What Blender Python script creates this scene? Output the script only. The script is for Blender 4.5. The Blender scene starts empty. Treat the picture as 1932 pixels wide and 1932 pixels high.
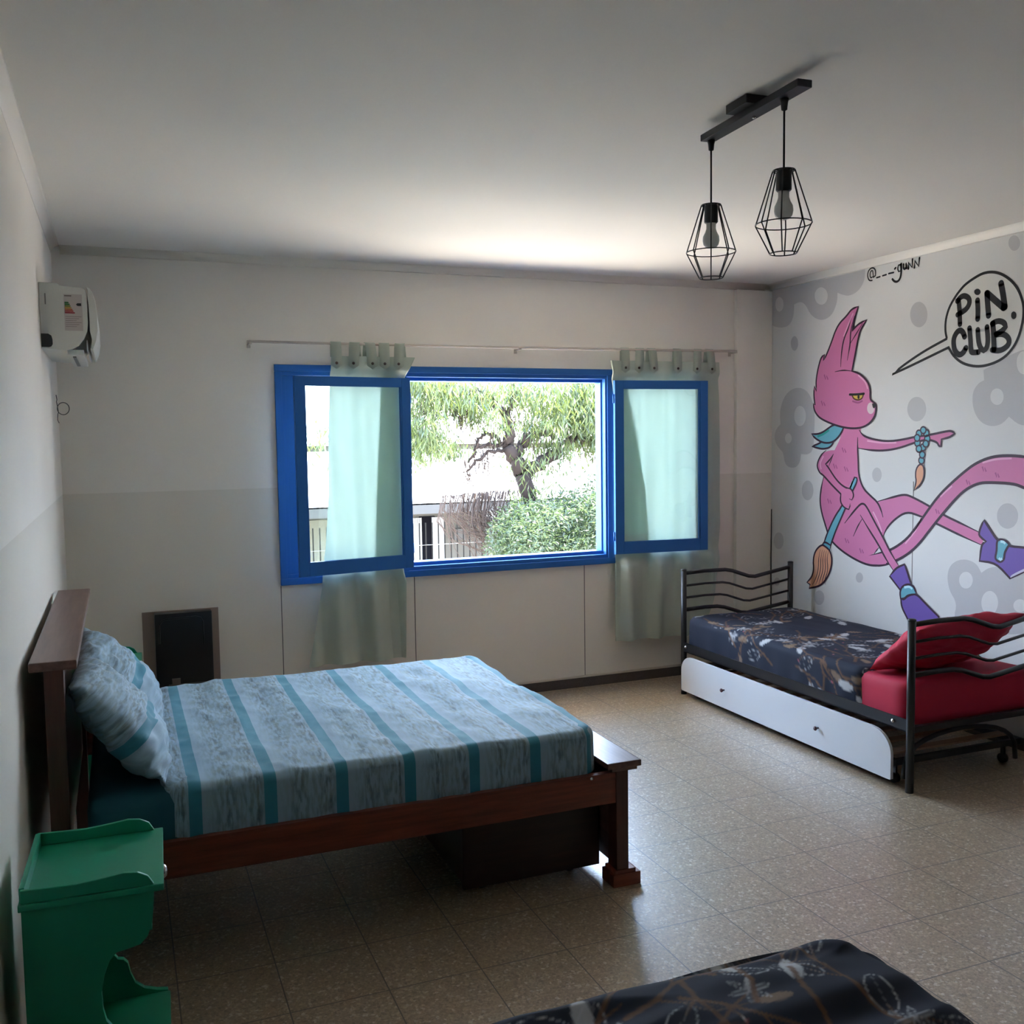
import bpy, bmesh, math, random
import numpy as np
from mathutils import Vector, Matrix, noise
from mathutils.geometry import tessellate_polygon

scene = bpy.context.scene
COL = scene.collection
random.seed(7)

# ------------------------------------------------------------------ camera
cam_data = bpy.data.cameras.new('camera')
cam_data.sensor_fit = 'HORIZONTAL'
cam_data.sensor_width = 36.0
cam_data.lens = 36.0 * 1839.419 / 1932.0
cam_data.clip_start = 0.02
cam_data.clip_end = 400
cam = bpy.data.objects.new('camera', cam_data)
COL.objects.link(cam)
cr = (0.927105, -0.374532, -0.014203); cu = (0.040865, 0.063342, 0.997155); cb = (-0.372567, -0.925048, 0.07403)
cam.matrix_world = Matrix(((cr[0], cu[0], cb[0], 0.286875), (cr[1], cu[1], cb[1], -5.828191), (cr[2], cu[2], cb[2], 1.665), (0, 0, 0, 1)))
scene.camera = cam

# ------------------------------------------------------------------ world, sun, exposure
world = bpy.data.worlds.new('world')
scene.world = world
world.use_nodes = True
wn = world.node_tree
wn.nodes.clear()
wo = wn.nodes.new('ShaderNodeOutputWorld')
wb = wn.nodes.new('ShaderNodeBackground')
wc = wn.nodes.new('ShaderNodeTexCoord')
wsx = wn.nodes.new('ShaderNodeSeparateXYZ')
wr = wn.nodes.new('ShaderNodeValToRGB')
wn.links.new(wc.outputs['Generated'], wsx.inputs[0])
wn.links.new(wsx.outputs['Z'], wr.inputs[0])
wr.color_ramp.elements[0].position = 0.0
wr.color_ramp.elements[0].color = (0.80, 0.89, 1.0, 1)
wr.color_ramp.elements[1].position = 0.75
wr.color_ramp.elements[1].color = (0.36, 0.60, 1.0, 1)
wn.links.new(wr.outputs[0], wb.inputs['Color'])
wb.inputs['Strength'].default_value = 7.5
wn.links.new(wb.outputs[0], wo.inputs['Surface'])

sun_data = bpy.data.lights.new('sun', 'SUN')
sun_data.energy = 26.0
sun_data.angle = 0.01
sun_data.color = (1.0, 0.93, 0.82)
sun = bpy.data.objects.new('sun', sun_data)
COL.objects.link(sun)
sun.rotation_euler = Vector((-0.42, -0.12, -0.90)).to_track_quat('-Z', 'Y').to_euler()

scene.view_settings.view_transform = 'Standard'
scene.view_settings.look = 'None'
scene.view_settings.exposure = 1.92
scene.view_settings.gamma = 1.0
scene.view_settings.use_curve_mapping = False

W, H, YB = 4.634, 2.732, -8.6

# ------------------------------------------------------------------ helpers
def srgb(r, g, b):
    f = lambda c: (c / 255 / 12.92) if c / 255 <= 0.04045 else ((c / 255 + 0.055) / 1.055) ** 2.4
    return (f(r), f(g), f(b), 1)

MATS = {}
def mat(name, col, rough=0.7, metal=0.0, bump=0.0, bscale=60, vary=0.0, vscale=4, spec=0.5, tl=None):
    if name in MATS: return MATS[name]
    m = bpy.data.materials.new(name); m.use_nodes = True
    nt = m.node_tree; b = nt.nodes['Principled BSDF']
    b.inputs['Base Color'].default_value = col
    b.inputs['Roughness'].default_value = rough
    b.inputs['Metallic'].default_value = metal
    b.inputs['Specular IOR Level'].default_value = spec
    tc = nt.nodes.new('ShaderNodeTexCoord')
    if vary > 0:
        n = nt.nodes.new('ShaderNodeTexNoise'); n.inputs['Scale'].default_value = vscale; n.inputs['Detail'].default_value = 5
        nt.links.new(tc.outputs['Object'], n.inputs['Vector'])
        mr = nt.nodes.new('ShaderNodeMapRange')
        mr.inputs['To Min'].default_value = 1 - vary; mr.inputs['To Max'].default_value = 1 + vary
        nt.links.new(n.outputs['Fac'], mr.inputs['Value'])
        mx = nt.nodes.new('ShaderNodeVectorMath'); mx.operation = 'SCALE'
        mx.inputs[0].default_value = col[:3]
        nt.links.new(mr.outputs[0], mx.inputs['Scale'])
        nt.links.new(mx.outputs[0], b.inputs['Base Color'])
    if bump > 0:
        n2 = nt.nodes.new('ShaderNodeTexNoise'); n2.inputs['Scale'].default_value = bscale; n2.inputs['Detail'].default_value = 4
        nt.links.new(tc.outputs['Object'], n2.inputs['Vector'])
        bp = nt.nodes.new('ShaderNodeBump'); bp.inputs['Strength'].default_value = bump; bp.inputs['Distance'].default_value = 0.003
        nt.links.new(n2.outputs['Fac'], bp.inputs['Height'])
        nt.links.new(bp.outputs[0], b.inputs['Normal'])
    if tl is not None:
        t = nt.nodes.new('ShaderNodeBsdfTranslucent'); t.inputs['Color'].default_value = tl
        mixs = nt.nodes.new('ShaderNodeMixShader'); mixs.inputs[0].default_value = 0.18
        out = nt.nodes['Material Output']
        nt.links.new(b.outputs[0], mixs.inputs[1]); nt.links.new(t.outputs[0], mixs.inputs[2])
        nt.links.new(mixs.outputs[0], out.inputs['Surface'])
    MATS[name] = m
    return m

class MB:
    """collects shapes and links them as one mesh object"""
    def __init__(s): s.v = []; s.f = []; s.sm = []
    def add(s, vs, fs, smooth=False):
        o = len(s.v); s.v += [tuple(v) for v in vs]
        s.f += [tuple(i + o for i in f) for f in fs]; s.sm += [smooth] * len(fs); return s
    def box(s, x0, x1, y0, y1, z0, z1, bev=0.0, M=None):
        bm = bmesh.new(); bmesh.ops.create_cube(bm, size=1)
        for v in bm.verts: v.co = Vector(((x0 + x1) / 2 + v.co.x * (x1 - x0), (y0 + y1) / 2 + v.co.y * (y1 - y0), (z0 + z1) / 2 + v.co.z * (z1 - z0)))
        if bev > 0: bmesh.ops.bevel(bm, geom=bm.edges[:], offset=bev, segments=2, affect='EDGES', profile=0.7)
        if M is not None: bmesh.ops.transform(bm, matrix=M, verts=bm.verts)
        bm.verts.index_update()
        s.add([v.co[:] for v in bm.verts], [[v.index for v in f.verts] for f in bm.faces]); bm.free(); return s
    def tube(s, pts, r, n=10, r2=None, caps=True):
        pts = [Vector(p) for p in pts]; m = len(pts); vs = []; fs = []
        prev = None
        for i, p in enumerate(pts):
            t = (pts[min(i + 1, m - 1)] - pts[max(i - 1, 0)]).normalized()
            if prev is None:
                a = Vector((0, 0, 1)) if abs(t.z) < 0.9 else Vector((1, 0, 0))
                prev = t.cross(a).normalized()
            prev = (prev - t * prev.dot(t)).normalized(); q = t.cross(prev)
            rr = r if r2 is None else r + (r2 - r) * i / (m - 1)
            for k in range(n):
                an = 2 * math.pi * k / n
                vs.append(p + (prev * math.cos(an) + q * math.sin(an)) * rr)
        for i in range(m - 1):
            for k in range(n):
                k2 = (k + 1) % n
                fs.append((i * n + k, i * n + k2, (i + 1) * n + k2, (i + 1) * n + k))
        if caps: fs.append(tuple(range(n))[::-1]); fs.append(tuple((m - 1) * n + k for k in range(n)))
        s.add(vs, fs, True); return s
    def lathe(s, prof, c, n=24, M=None):
        vs = []; fs = []; m = len(prof)
        for r, z in prof:
            for k in range(n):
                an = 2 * math.pi * k / n
                v = Vector((r * math.cos(an), r * math.sin(an), z))
                if M is not None: v = M @ v
                vs.append(v + Vector(c))
        for i in range(m - 1):
            for k in range(n):
                k2 = (k + 1) % n
                fs.append((i * n + k, i * n + k2, (i + 1) * n + k2, (i + 1) * n + k))
        fs.append(tuple(range(n))[::-1]); fs.append(tuple((m - 1) * n + k for k in range(n)))
        s.add(vs, fs, True); return s
    def prism(s, poly, axis, a, b):
        """closed 2-D outline extruded along an axis; outline is (x,z) for y, (y,z) for x, (x,y) for z"""
        def P(p, t):
            return (p[0], t, p[1]) if axis == 'y' else ((t, p[0], p[1]) if axis == 'x' else (p[0], p[1], t))
        n = len(poly)
        vs = [P(p, a) for p in poly] + [P(p, b) for p in poly]
        tri = tessellate_polygon([[Vector((p[0], p[1], 0)) for p in poly]])
        fs = [tuple(t) for t in tri] + [tuple(i + n for i in t)[::-1] for t in tri]
        fs += [(i, (i + 1) % n, (i + 1) % n + n, i + n) for i in range(n)]
        s.add(vs, fs); return s
    def build(s, name, m, parent=None, bevel=0.0):
        me = bpy.data.meshes.new(name); me.from_pydata(s.v, [], s.f); me.update()
        bm = bmesh.new(); bm.from_mesh(me); bmesh.ops.recalc_face_normals(bm, faces=bm.faces); bm.to_mesh(me); bm.free()
        me.polygons.foreach_set('use_smooth', s.sm)
        me.materials.append(m)
        o = bpy.data.objects.new(name, me); COL.objects.link(o)
        if parent is not None: o.parent = parent
        if bevel > 0:
            md = o.modifiers.new('bevel', 'BEVEL'); md.width = bevel; md.segments = 2; md.limit_method = 'ANGLE'; md.angle_limit = math.radians(50)
        return o

def tag(o, label=None, cat=None, group=None, kind=None):
    if label: o['label'] = label
    if cat: o['category'] = cat
    if group: o['group'] = group
    if kind: o['kind'] = kind
    return o
def thing(name, label, cat, loc=(0, 0, 0), group=None, kind=None):
    o = bpy.data.objects.new(name, None); COL.objects.link(o); o.location = loc
    o.empty_display_size = 0.1
    return tag(o, label, cat, group, kind)
def rel(o):
    """parts are modelled in world coordinates: keep them in place under their thing"""
    def fix(t):
        for c in t.children:
            c.matrix_parent_inverse = t.matrix_world.inverted() if t is o else Matrix.Identity(4)
            fix(c)
    bpy.context.view_layer.update()
    for c in o.children: c.matrix_parent_inverse = Matrix.Translation(o.location).inverted()
def structure(mb, name, m, label, cat, **k):
    return tag(mb.build(name, m, **k), label, cat, kind='structure')

# ------------------------------------------------------------------ materials
def wall_material():
    m = bpy.data.materials.new('painted_wall'); m.use_nodes = True; nt = m.node_tree; b = nt.nodes['Principled BSDF']
    g = nt.nodes.new('ShaderNodeNewGeometry'); sx = nt.nodes.new('ShaderNodeSeparateXYZ'); nt.links.new(g.outputs['Position'], sx.inputs[0])
    gt = nt.nodes.new('ShaderNodeMath'); gt.operation = 'GREATER_THAN'; gt.inputs[1].default_value = 1.402; nt.links.new(sx.outputs['Z'], gt.inputs[0])
    mx = nt.nodes.new('ShaderNodeMix'); mx.data_type = 'RGBA'
    mx.inputs[6].default_value = (0.83, 0.785, 0.69, 1); mx.inputs[7].default_value = (0.93, 0.885, 0.80, 1)
    nt.links.new(gt.outputs[0], mx.inputs[0])
    n = nt.nodes.new('ShaderNodeTexNoise'); n.inputs['Scale'].default_value = 1.3; n.inputs['Detail'].default_value = 6; nt.links.new(g.outputs['Position'], n.inputs['Vector'])
    mr = nt.nodes.new('ShaderNodeMapRange'); mr.inputs['To Min'].default_value = .95; mr.inputs['To Max'].default_value = 1.05; nt.links.new(n.outputs['Fac'], mr.inputs['Value'])
    vm = nt.nodes.new('ShaderNodeVectorMath'); vm.operation = 'SCALE'; nt.links.new(mx.outputs[2], vm.inputs[0]); nt.links.new(mr.outputs[0], vm.inputs['Scale'])
    nt.links.new(vm.outputs[0], b.inputs['Base Color']); b.inputs['Roughness'].default_value = .62; b.inputs['Specular IOR Level'].default_value = .35
    n2 = nt.nodes.new('ShaderNodeTexNoise'); n2.inputs['Scale'].default_value = 45; nt.links.new(g.outputs['Position'], n2.inputs['Vector'])
    bp = nt.nodes.new('ShaderNodeBump'); bp.inputs['Strength'].default_value = .12; bp.inputs['Distance'].default_value = .003; nt.links.new(n2.outputs['Fac'], bp.inputs['Height']); nt.links.new(bp.outputs[0], b.inputs['Normal'])
    return m

def floor_material():
    m = bpy.data.materials.new('terrazzo_tiles'); m.use_nodes = True; nt = m.node_tree; b = nt.nodes['Principled BSDF']
    g = nt.nodes.new('ShaderNodeNewGeometry')
    def node(t): return nt.nodes.new(t)
    sx = node('ShaderNodeSeparateXYZ'); nt.links.new(g.outputs['Position'], sx.inputs[0])
    def grid(out, off):
        a = node('ShaderNodeMath'); a.operation = 'SUBTRACT'; a.inputs[1].default_value = off - 0.149 + 30 * .298 * -1; nt.links.new(out, a.inputs[0])
        p = node('ShaderNodeMath'); p.operation = 'MODULO'; p.inputs[1].default_value = .298; nt.links.new(a.outputs[0], p.inputs[0])
        q = node('ShaderNodeMath'); q.operation = 'SUBTRACT'; q.inputs[1].default_value = .149; nt.links.new(p.outputs[0], q.inputs[0])
        r = node('ShaderNodeMath'); r.operation = 'ABSOLUTE'; nt.links.new(q.outputs[0], r.inputs[0])
        return r.outputs[0]
    gx = grid(sx.outputs['X'], 1.583); gy = grid(sx.outputs['Y'], -3.335)
    mn = node('ShaderNodeMath'); mn.operation = 'MINIMUM'; nt.links.new(gx, mn.inputs[0]); nt.links.new(gy, mn.inputs[1])
    gr = node('ShaderNodeMapRange'); gr.inputs['From Min'].default_value = .0014; gr.inputs['From Max'].default_value = .0026; nt.links.new(mn.outputs[0], gr.inputs['Value'])
    # stone chips
    mp = node('ShaderNodeMapping'); mp.inputs['Scale'].default_value = (1, 1, 1); nt.links.new(g.outputs['Position'], mp.inputs['Vector'])
    v1 = node('ShaderNodeTexVoronoi'); v1.inputs['Scale'].default_value = 112; nt.links.new(mp.outputs[0], v1.inputs['Vector'])
    v2 = node('ShaderNodeTexVoronoi'); v2.inputs['Scale'].default_value = 170; nt.links.new(mp.outputs[0], v2.inputs['Vector'])
    cr1 = node('ShaderNodeValToRGB'); cr1.color_ramp.interpolation = 'CONSTANT'
    e = cr1.color_ramp.elements; e[0].color = (.44, .325, .20, 1); e[0].position = 0; e[1].position = .30; e[1].color = (.49, .37, .235, 1)
    x = e.new(.62); x.color = (.54, .42, .28, 1); x = e.new(.78); x.color = (.63, .52, .37, 1); x = e.new(.88); x.color = (.33, .24, .145, 1); x = e.new(.94); x.color = (.76, .68, .57, 1)
    sr = node('ShaderNodeSeparateColor'); nt.links.new(v1.outputs['Color'], sr.inputs[0]); nt.links.new(sr.outputs[0], cr1.inputs[0])
    cr2 = node('ShaderNodeValToRGB'); e = cr2.color_ramp.elements; e[0].position = .25; e[0].color = (1, 1, 1, 1); e[1].position = .75; e[1].color = (.72, .7, .68, 1)
    sr2 = node('ShaderNodeSeparateColor'); nt.links.new(v2.outputs['Color'], sr2.inputs[0]); nt.links.new(sr2.outputs[1], cr2.inputs[0])
    mul = node('ShaderNodeMix'); mul.data_type = 'RGBA'; mul.blend_type = 'MULTIPLY'; mul.inputs[0].default_value = 1; nt.links.new(cr1.outputs[0], mul.inputs[6]); nt.links.new(cr2.outputs[0], mul.inputs[7])
    gm = node('ShaderNodeMix'); gm.data_type = 'RGBA'; gm.inputs[6].default_value = (.07, .055, .045, 1); nt.links.new(mul.outputs[2], gm.inputs[7]); nt.links.new(gr.outputs[0], gm.inputs[0])
    nt.links.new(gm.outputs[2], b.inputs['Base Color'])
    n = node('ShaderNodeTexNoise'); n.inputs['Scale'].default_value = 3; n.inputs['Detail'].default_value = 6; nt.links.new(g.outputs['Position'], n.inputs['Vector'])
    rr = node('ShaderNodeMapRange'); rr.inputs['To Min'].default_value = .38; rr.inputs['To Max'].default_value = .52; nt.links.new(n.outputs['Fac'], rr.inputs['Value']); nt.links.new(rr.outputs[0], b.inputs['Roughness'])
    b.inputs['Specular IOR Level'].default_value = .7
    b.inputs['Coat Weight'].default_value = 1.0; b.inputs['Coat Roughness'].default_value = .33; b.inputs['Coat IOR'].default_value = 1.85
    hm = node('ShaderNodeMath'); hm.operation = 'MULTIPLY'; nt.links.new(gr.outputs[0], hm.inputs[0]); hm.inputs[1].default_value = 1.0
    ad = node('ShaderNodeMath'); ad.operation = 'MULTIPLY_ADD'; nt.links.new(sr2.outputs[0], ad.inputs[0]); ad.inputs[1].default_value = .12; nt.links.new(hm.outputs[0], ad.inputs[2])
    bp = node('ShaderNodeBump'); bp.inputs['Strength'].default_value = .25; bp.inputs['Distance'].default_value = .002; nt.links.new(ad.outputs[0], bp.inputs['Height']); nt.links.new(bp.outputs[0], b.inputs['Normal'])
    return m

def wood_material(name, c1, c2, axis=0, rough=.35):
    m = bpy.data.materials.new(name); m.use_nodes = True; nt = m.node_tree; b = nt.nodes['Principled BSDF']
    tc = nt.nodes.new('ShaderNodeTexCoord'); mp = nt.nodes.new('ShaderNodeMapping'); nt.links.new(tc.outputs['Object'], mp.inputs['Vector'])
    sc = [28, 28, 28]; sc[axis] = 2.0; mp.inputs['Scale'].default_value = sc
    n = nt.nodes.new('ShaderNodeTexNoise'); n.inputs['Scale'].default_value = 1.6; n.inputs['Detail'].default_value = 7; n.inputs['Roughness'].default_value = .62; nt.links.new(mp.outputs[0], n.inputs['Vector'])
    cr = nt.nodes.new('ShaderNodeValToRGB'); cr.color_ramp.elements[0].position = .32; cr.color_ramp.elements[0].color = c1; cr.color_ramp.elements[1].position = .72; cr.color_ramp.elements[1].color = c2
    nt.links.new(n.outputs['Fac'], cr.inputs[0]); nt.links.new(cr.outputs[0], b.inputs['Base Color']); b.inputs['Roughness'].default_value = rough
    bp = nt.nodes.new('ShaderNodeBump'); bp.inputs['Strength'].default_value = .1; bp.inputs['Distance'].default_value = .001; nt.links.new(n.outputs['Fac'], bp.inputs['Height']); nt.links.new(bp.outputs[0], b.inputs['Normal'])
    return m

def stripe_material(name, stops, period=None):
    """woven cloth: teal bands across u, mottled brush marks between; uses UV in metres"""
    m = bpy.data.materials.new(name); m.use_nodes = True; nt = m.node_tree; b = nt.nodes['Principled BSDF']
    uv = nt.nodes.new('ShaderNodeUVMap'); sx = nt.nodes.new('ShaderNodeSeparateXYZ'); nt.links.new(uv.outputs[0], sx.inputs[0])
    # phase inside one repeat of the stripe
    a = nt.nodes.new('ShaderNodeMath'); a.operation = 'SUBTRACT'; a.inputs[1].default_value = stops[0] - 10 * stops[1]; nt.links.new(sx.outputs['X'], a.inputs[0])
    d = nt.nodes.new('ShaderNodeMath'); d.operation = 'DIVIDE'; d.inputs[1].default_value = stops[1]; nt.links.new(a.outputs[0], d.inputs[0])
    f = nt.nodes.new('ShaderNodeMath'); f.operation = 'FRACT'; nt.links.new(d.outputs[0], f.inputs[0])
    # brush marks stretched along v
    mp = nt.nodes.new('ShaderNodeMapping'); mp.inputs['Scale'].default_value = (85, 17, 1); nt.links.new(uv.outputs[0], mp.inputs['Vector'])
    n = nt.nodes.new('ShaderNodeTexNoise'); n.inputs['Scale'].default_value = 1; n.inputs['Detail'].default_value = 3; nt.links.new(mp.outputs[0], n.inputs['Vector'])
    mp2 = nt.nodes.new('ShaderNodeMapping'); mp2.inputs['Scale'].default_value = (22, 22, 1); nt.links.new(uv.outputs[0], mp2.inputs['Vector'])
    n3 = nt.nodes.new('ShaderNodeTexNoise'); n3.inputs['Scale'].default_value = 1; n3.inputs['Detail'].default_value = 2; nt.links.new(mp2.outputs[0], n3.inputs['Vector'])
    # strength of marks by phase: pale next to the band, busy before the next one
    ph = nt.nodes.new('ShaderNodeValToRGB'); e = ph.color_ramp.elements
    e[0].position = .19; e[0].color = (0, 0, 0, 1); e[1].position = .34; e[1].color = (.35, .35, .35, 1)
    for p, v in ((.52, .9), (.66, .45), (.82, .7), (.93, 1.), (.985, .35)):
        x = e.new(p); x.color = (v, v, v, 1)
    nt.links.new(f.outputs[0], ph.inputs[0])
    mk = nt.nodes.new('ShaderNodeValToRGB'); mk.color_ramp.elements[0].position = .40; mk.color_ramp.elements[0].color = (0, 0, 0, 1); mk.color_ramp.elements[1].position = .60; mk.color_ramp.elements[1].color = (1, 1, 1, 1); nt.links.new(n.outputs['Fac'], mk.inputs[0])
    mm = nt.nodes.new('ShaderNodeMath'); mm.operation = 'MULTIPLY'; nt.links.new(mk.outputs[0], mm.inputs[0]); nt.links.new(ph.outputs[0], mm.inputs[1])
    mc = nt.nodes.new('ShaderNodeValToRGB'); mc.color_ramp.elements[0].color = (.08, .14, .17, 1); mc.color_ramp.elements[1].color = (.19, .25, .23, 1); mc.color_ramp.elements[0].position = .4; mc.color_ramp.elements[1].position = .6; nt.links.new(n3.outputs['Fac'], mc.inputs[0])
    base = nt.nodes.new('ShaderNodeMix'); base.data_type = 'RGBA'; base.inputs[6].default_value = (.31, .47, .58, 1); nt.links.new(mc.outputs[0], base.inputs[7]); nt.links.new(mm.outputs[0], base.inputs[0])
    band = nt.nodes.new('ShaderNodeValToRGB'); band.color_ramp.interpolation = 'CONSTANT'; band.color_ramp.elements[0].position = 0; band.color_ramp.elements[0].color = (1, 1, 1, 1); band.color_ramp.elements[1].position = stops[2]; band.color_ramp.elements[1].color = (0, 0, 0, 1); nt.links.new(f.outputs[0], band.inputs[0])
    tealv = nt.nodes.new('ShaderNodeValToRGB'); tealv.color_ramp.elements[0].color = (.022, .21, .30, 1); tealv.color_ramp.elements[1].color = (.045, .28, .38, 1); nt.links.new(n3.outputs['Fac'], tealv.inputs[0])
    fin = nt.nodes.new('ShaderNodeMix'); fin.data_type = 'RGBA'; nt.links.new(base.outputs[2], fin.inputs[6]); nt.links.new(tealv.outputs[0], fin.inputs[7]); nt.links.new(band.outputs[0], fin.inputs[0])
    nt.links.new(fin.outputs[2], b.inputs['Base Color']); b.inputs['Roughness'].default_value = .75; b.inputs['Sheen Weight'].default_value = .15
    n2 = nt.nodes.new('ShaderNodeTexNoise'); n2.inputs['Scale'].default_value = 400; nt.links.new(uv.outputs[0], n2.inputs['Vector'])
    bp = nt.nodes.new('ShaderNodeBump'); bp.inputs['Strength'].default_value = .2; bp.inputs['Distance'].default_value = .001; nt.links.new(n2.outputs['Fac'], bp.inputs['Height']); nt.links.new(bp.outputs[0], b.inputs['Normal'])
    return m

def attribute_material(name, rough=.6):
    m = bpy.data.materials.new(name); m.use_nodes = True; nt = m.node_tree; b = nt.nodes['Principled BSDF']
    a = nt.nodes.new('ShaderNodeAttribute'); a.attribute_name = 'print'
    nt.links.new(a.outputs['Color'], b.inputs['Base Color']); b.inputs['Roughness'].default_value = .8; b.inputs['Specular IOR Level'].default_value = .15
    return m

def glass_material():
    m = bpy.data.materials.new('window_glass'); m.use_nodes = True; nt = m.node_tree; nt.nodes.clear()
    o = nt.nodes.new('ShaderNodeOutputMaterial'); t = nt.nodes.new('ShaderNodeBsdfTransparent'); t.inputs[0].default_value = (.93, .96, .95, 1)
    g = nt.nodes.new('ShaderNodeBsdfGlossy'); g.inputs['Roughness'].default_value = .02
    lw = nt.nodes.new('ShaderNodeFresnel'); lw.inputs[0].default_value = 1.45
    mx = nt.nodes.new('ShaderNodeMixShader'); nt.links.new(lw.outputs[0], mx.inputs[0]); nt.links.new(t.outputs[0], mx.inputs[1]); nt.links.new(g.outputs[0], mx.inputs[2])
    nt.links.new(mx.outputs[0], o.inputs['Surface']); return m

M_wall = wall_material(); M_floor = floor_material(); M_glass = glass_material()
M_ceil = mat('ceiling_paint', (.88, .845, .78, 1), .75, bump=.08, bscale=50, vary=.03, vscale=1)
M_blue = mat('blue_gloss_paint', (.026, .145, .44, 1), .5, spec=.3, vary=.08, vscale=3, bump=.05, bscale=90)
M_wood = wood_material('reddish_wood', (.12, .026, .013, 1), (.27, .070, .034, 1), 0, .36)
M_woody = wood_material('reddish_wood_across', (.12, .060, .048, 1), (.21, .115, .092, 1), 1, .32)
M_woodz = wood_material('reddish_wood_upright', (.060, .018, .012, 1), (.115, .036, .024, 1), 2, .35)
M_woodd = wood_material('shade_darkened_wood', (.022, .008, .006, 1), (.045, .016, .012, 1), 0, .4)  # wood colour darkened to imitate the deep shade under the bed
M_slat = wood_material('pale_slat_wood', (.35, .22, .13, 1), (.48, .32, .2, 1), 0, .6)
M_black = mat('black_metal', (.012, .012, .014, 1), .38, spec=.5, vary=.1, vscale=20)
M_blackp = mat('black_plastic', (.012, .012, .013, 1), .3, vary=.1, vscale=20)
M_green = mat('green_gloss_paint', (.006, .29, .155, 1), .38, vary=.06, vscale=6, bump=.05, bscale=60)
M_white = mat('white_plastic', (.70, .70, .64, 1), .35, vary=.02, vscale=5)
M_lam = mat('white_laminate', (.74, .76, .78, 1), .3, vary=.02, vscale=3)
M_red = mat('red_cotton', (.50, .010, .045, 1), .75, bump=.25, bscale=14, vary=.08, vscale=6)
M_teal = mat('teal_cotton', (.012, .11, .15, 1), .75, bump=.2, bscale=14, vary=.08, vscale=6)
M_chrome = mat('bright_metal', (.7, .7, .7, 1), .25, 1.0, vary=.03, vscale=8)
M_rod = mat('ivory_painted_metal', (.62, .55, .47, 1), .35, vary=.04, vscale=12)
M_curtain = mat('sage_curtain_cloth', (.50, .55, .46, 1), .85, bump=.25, bscale=220, vary=.05, vscale=9, tl=(.72, .86, .75, 1))
M_bulb = mat('milky_bulb', (.85, .85, .82, 1), .25, vary=.02, vscale=30, tl=(.95, .95, .92, 1))
M_base = mat('dark_granite', (.085, .07, .06, 1), .4, vary=.35, vscale=90)

# ------------------------------------------------------------------ room shell
structure(MB().box(-.2, W + .2, YB - .2, .2, -.15, 0), 'floor', M_floor, 'speckled beige terrazzo tiled floor of the bedroom', 'floor')
structure(MB().box(-.2, W + .2, YB - .2, .2, H, H + .15), 'ceiling', M_ceil, 'plain off-white painted ceiling', 'ceiling')
structure(MB().box(-.2, 0, YB - .2, .2, 0, H), 'wall_left', M_wall, 'two-tone off-white wall on the left behind the wooden headboard', 'wall')
structure(MB().box(W, W + .2, YB - .2, .2, 0, H), 'wall_right', mat('mural_wall_paint', (.68, .68, .665, 1), .6, vary=.04, vscale=1.3, bump=.08, bscale=45, spec=.35), 'pale grey wall on the right carrying the painted mural', 'wall')
WX0, WX1, WZ0, WZ1 = 1.165, 4.115, .838, 2.106
structure(MB().box(0, WX0, 0, .2, 0, H).box(WX1, W, 0, .2, 0, H).box(WX0, WX1, 0, .2, 0, WZ0).box(WX0, WX1, 0, .2, WZ1, H), 'wall_back', M_wall, 'two-tone off-white window wall at the far end', 'wall')
structure(MB().box(0, W, YB - .2, YB, 0, H), 'wall_front', mat('low_bounce_wall', (.30, .28, .25, 1), .8, vary=.05), 'unseen wall behind the viewer, coloured dark to cut its bounced light', 'wall')  # unseen wall, coloured dark so less light bounces back from behind the camera
# coved strips under the ceiling and the corner column
co = MB()
def coved(x0, sg):
    r = .042; pts = [(x0, H)]
    for k in range(9):
        a = math.pi / 2 * k / 8
        pts.append((x0 + sg * (r - r * math.sin(a)), H - (r - r * math.cos(a))))
    return pts
co.prism(coved(0, 1), 'y', YB, 0); co.prism(coved(W, -1), 'y', YB, 0)
co.sm = [len(f) == 4 for f in co.f]
structure(co, 'trim_1', M_ceil, 'narrow coved moulding where the side walls meet the ceiling', 'moulding')
cb_ = MB().prism(coved(0, -1), 'x', .043, W - .043)
cb_.sm = [len(f) == 4 for f in cb_.f]
structure(cb_, 'trim_2', M_wall, 'soft coved moulding above the window wall', 'moulding')
structure(MB().box(4.335, W, -.035, 0, 0, H - .044, bev=.006), 'trim_3', M_wall, 'shallow two-tone column in the corner beside the mural', 'column')
sm = MB()
for x, z1 in ((1.152, .82), (1.971, .82), (3.149, .82)): sm.box(x - .0022, x + .0022, -.0012, .001, .07, z1)
structure(sm, 'trim_4', mat('dark_joint', (.10, .09, .08, 1), .9, vary=.1), 'thin dark vertical panel joints in the wall below the window', 'panel joint')
structure(MB().box(0, W, -.014, 0, 0, .064), 'baseboard_back', M_base, 'dark stone skirting along the window wall', 'baseboard')
structure(MB().box(0, .014, YB, -.014, 0, .064), 'baseboard_left', M_base, 'dark stone skirting along the left wall', 'baseboard')
structure(MB().box(W - .014, W, YB, -.014, 0, .064), 'baseboard_right', M_base, 'dark stone skirting along the mural wall', 'baseboard')
structure(MB().box(.014, W - .014, -.016, 0, .064, .076, bev=.002), 'trim_5', mat('cream_lip', (.62, .55, .46, 1), .6, vary=.05), 'thin cream lip above the stone skirting of the window wall', 'skirting lip')
structure(MB().box(W - .0012, W + .001, -1.385, -1.381, .3, 1.385), 'trim_6', MATS['dark_joint'], 'hairline vertical joint in the mural wall', 'panel joint')

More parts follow.
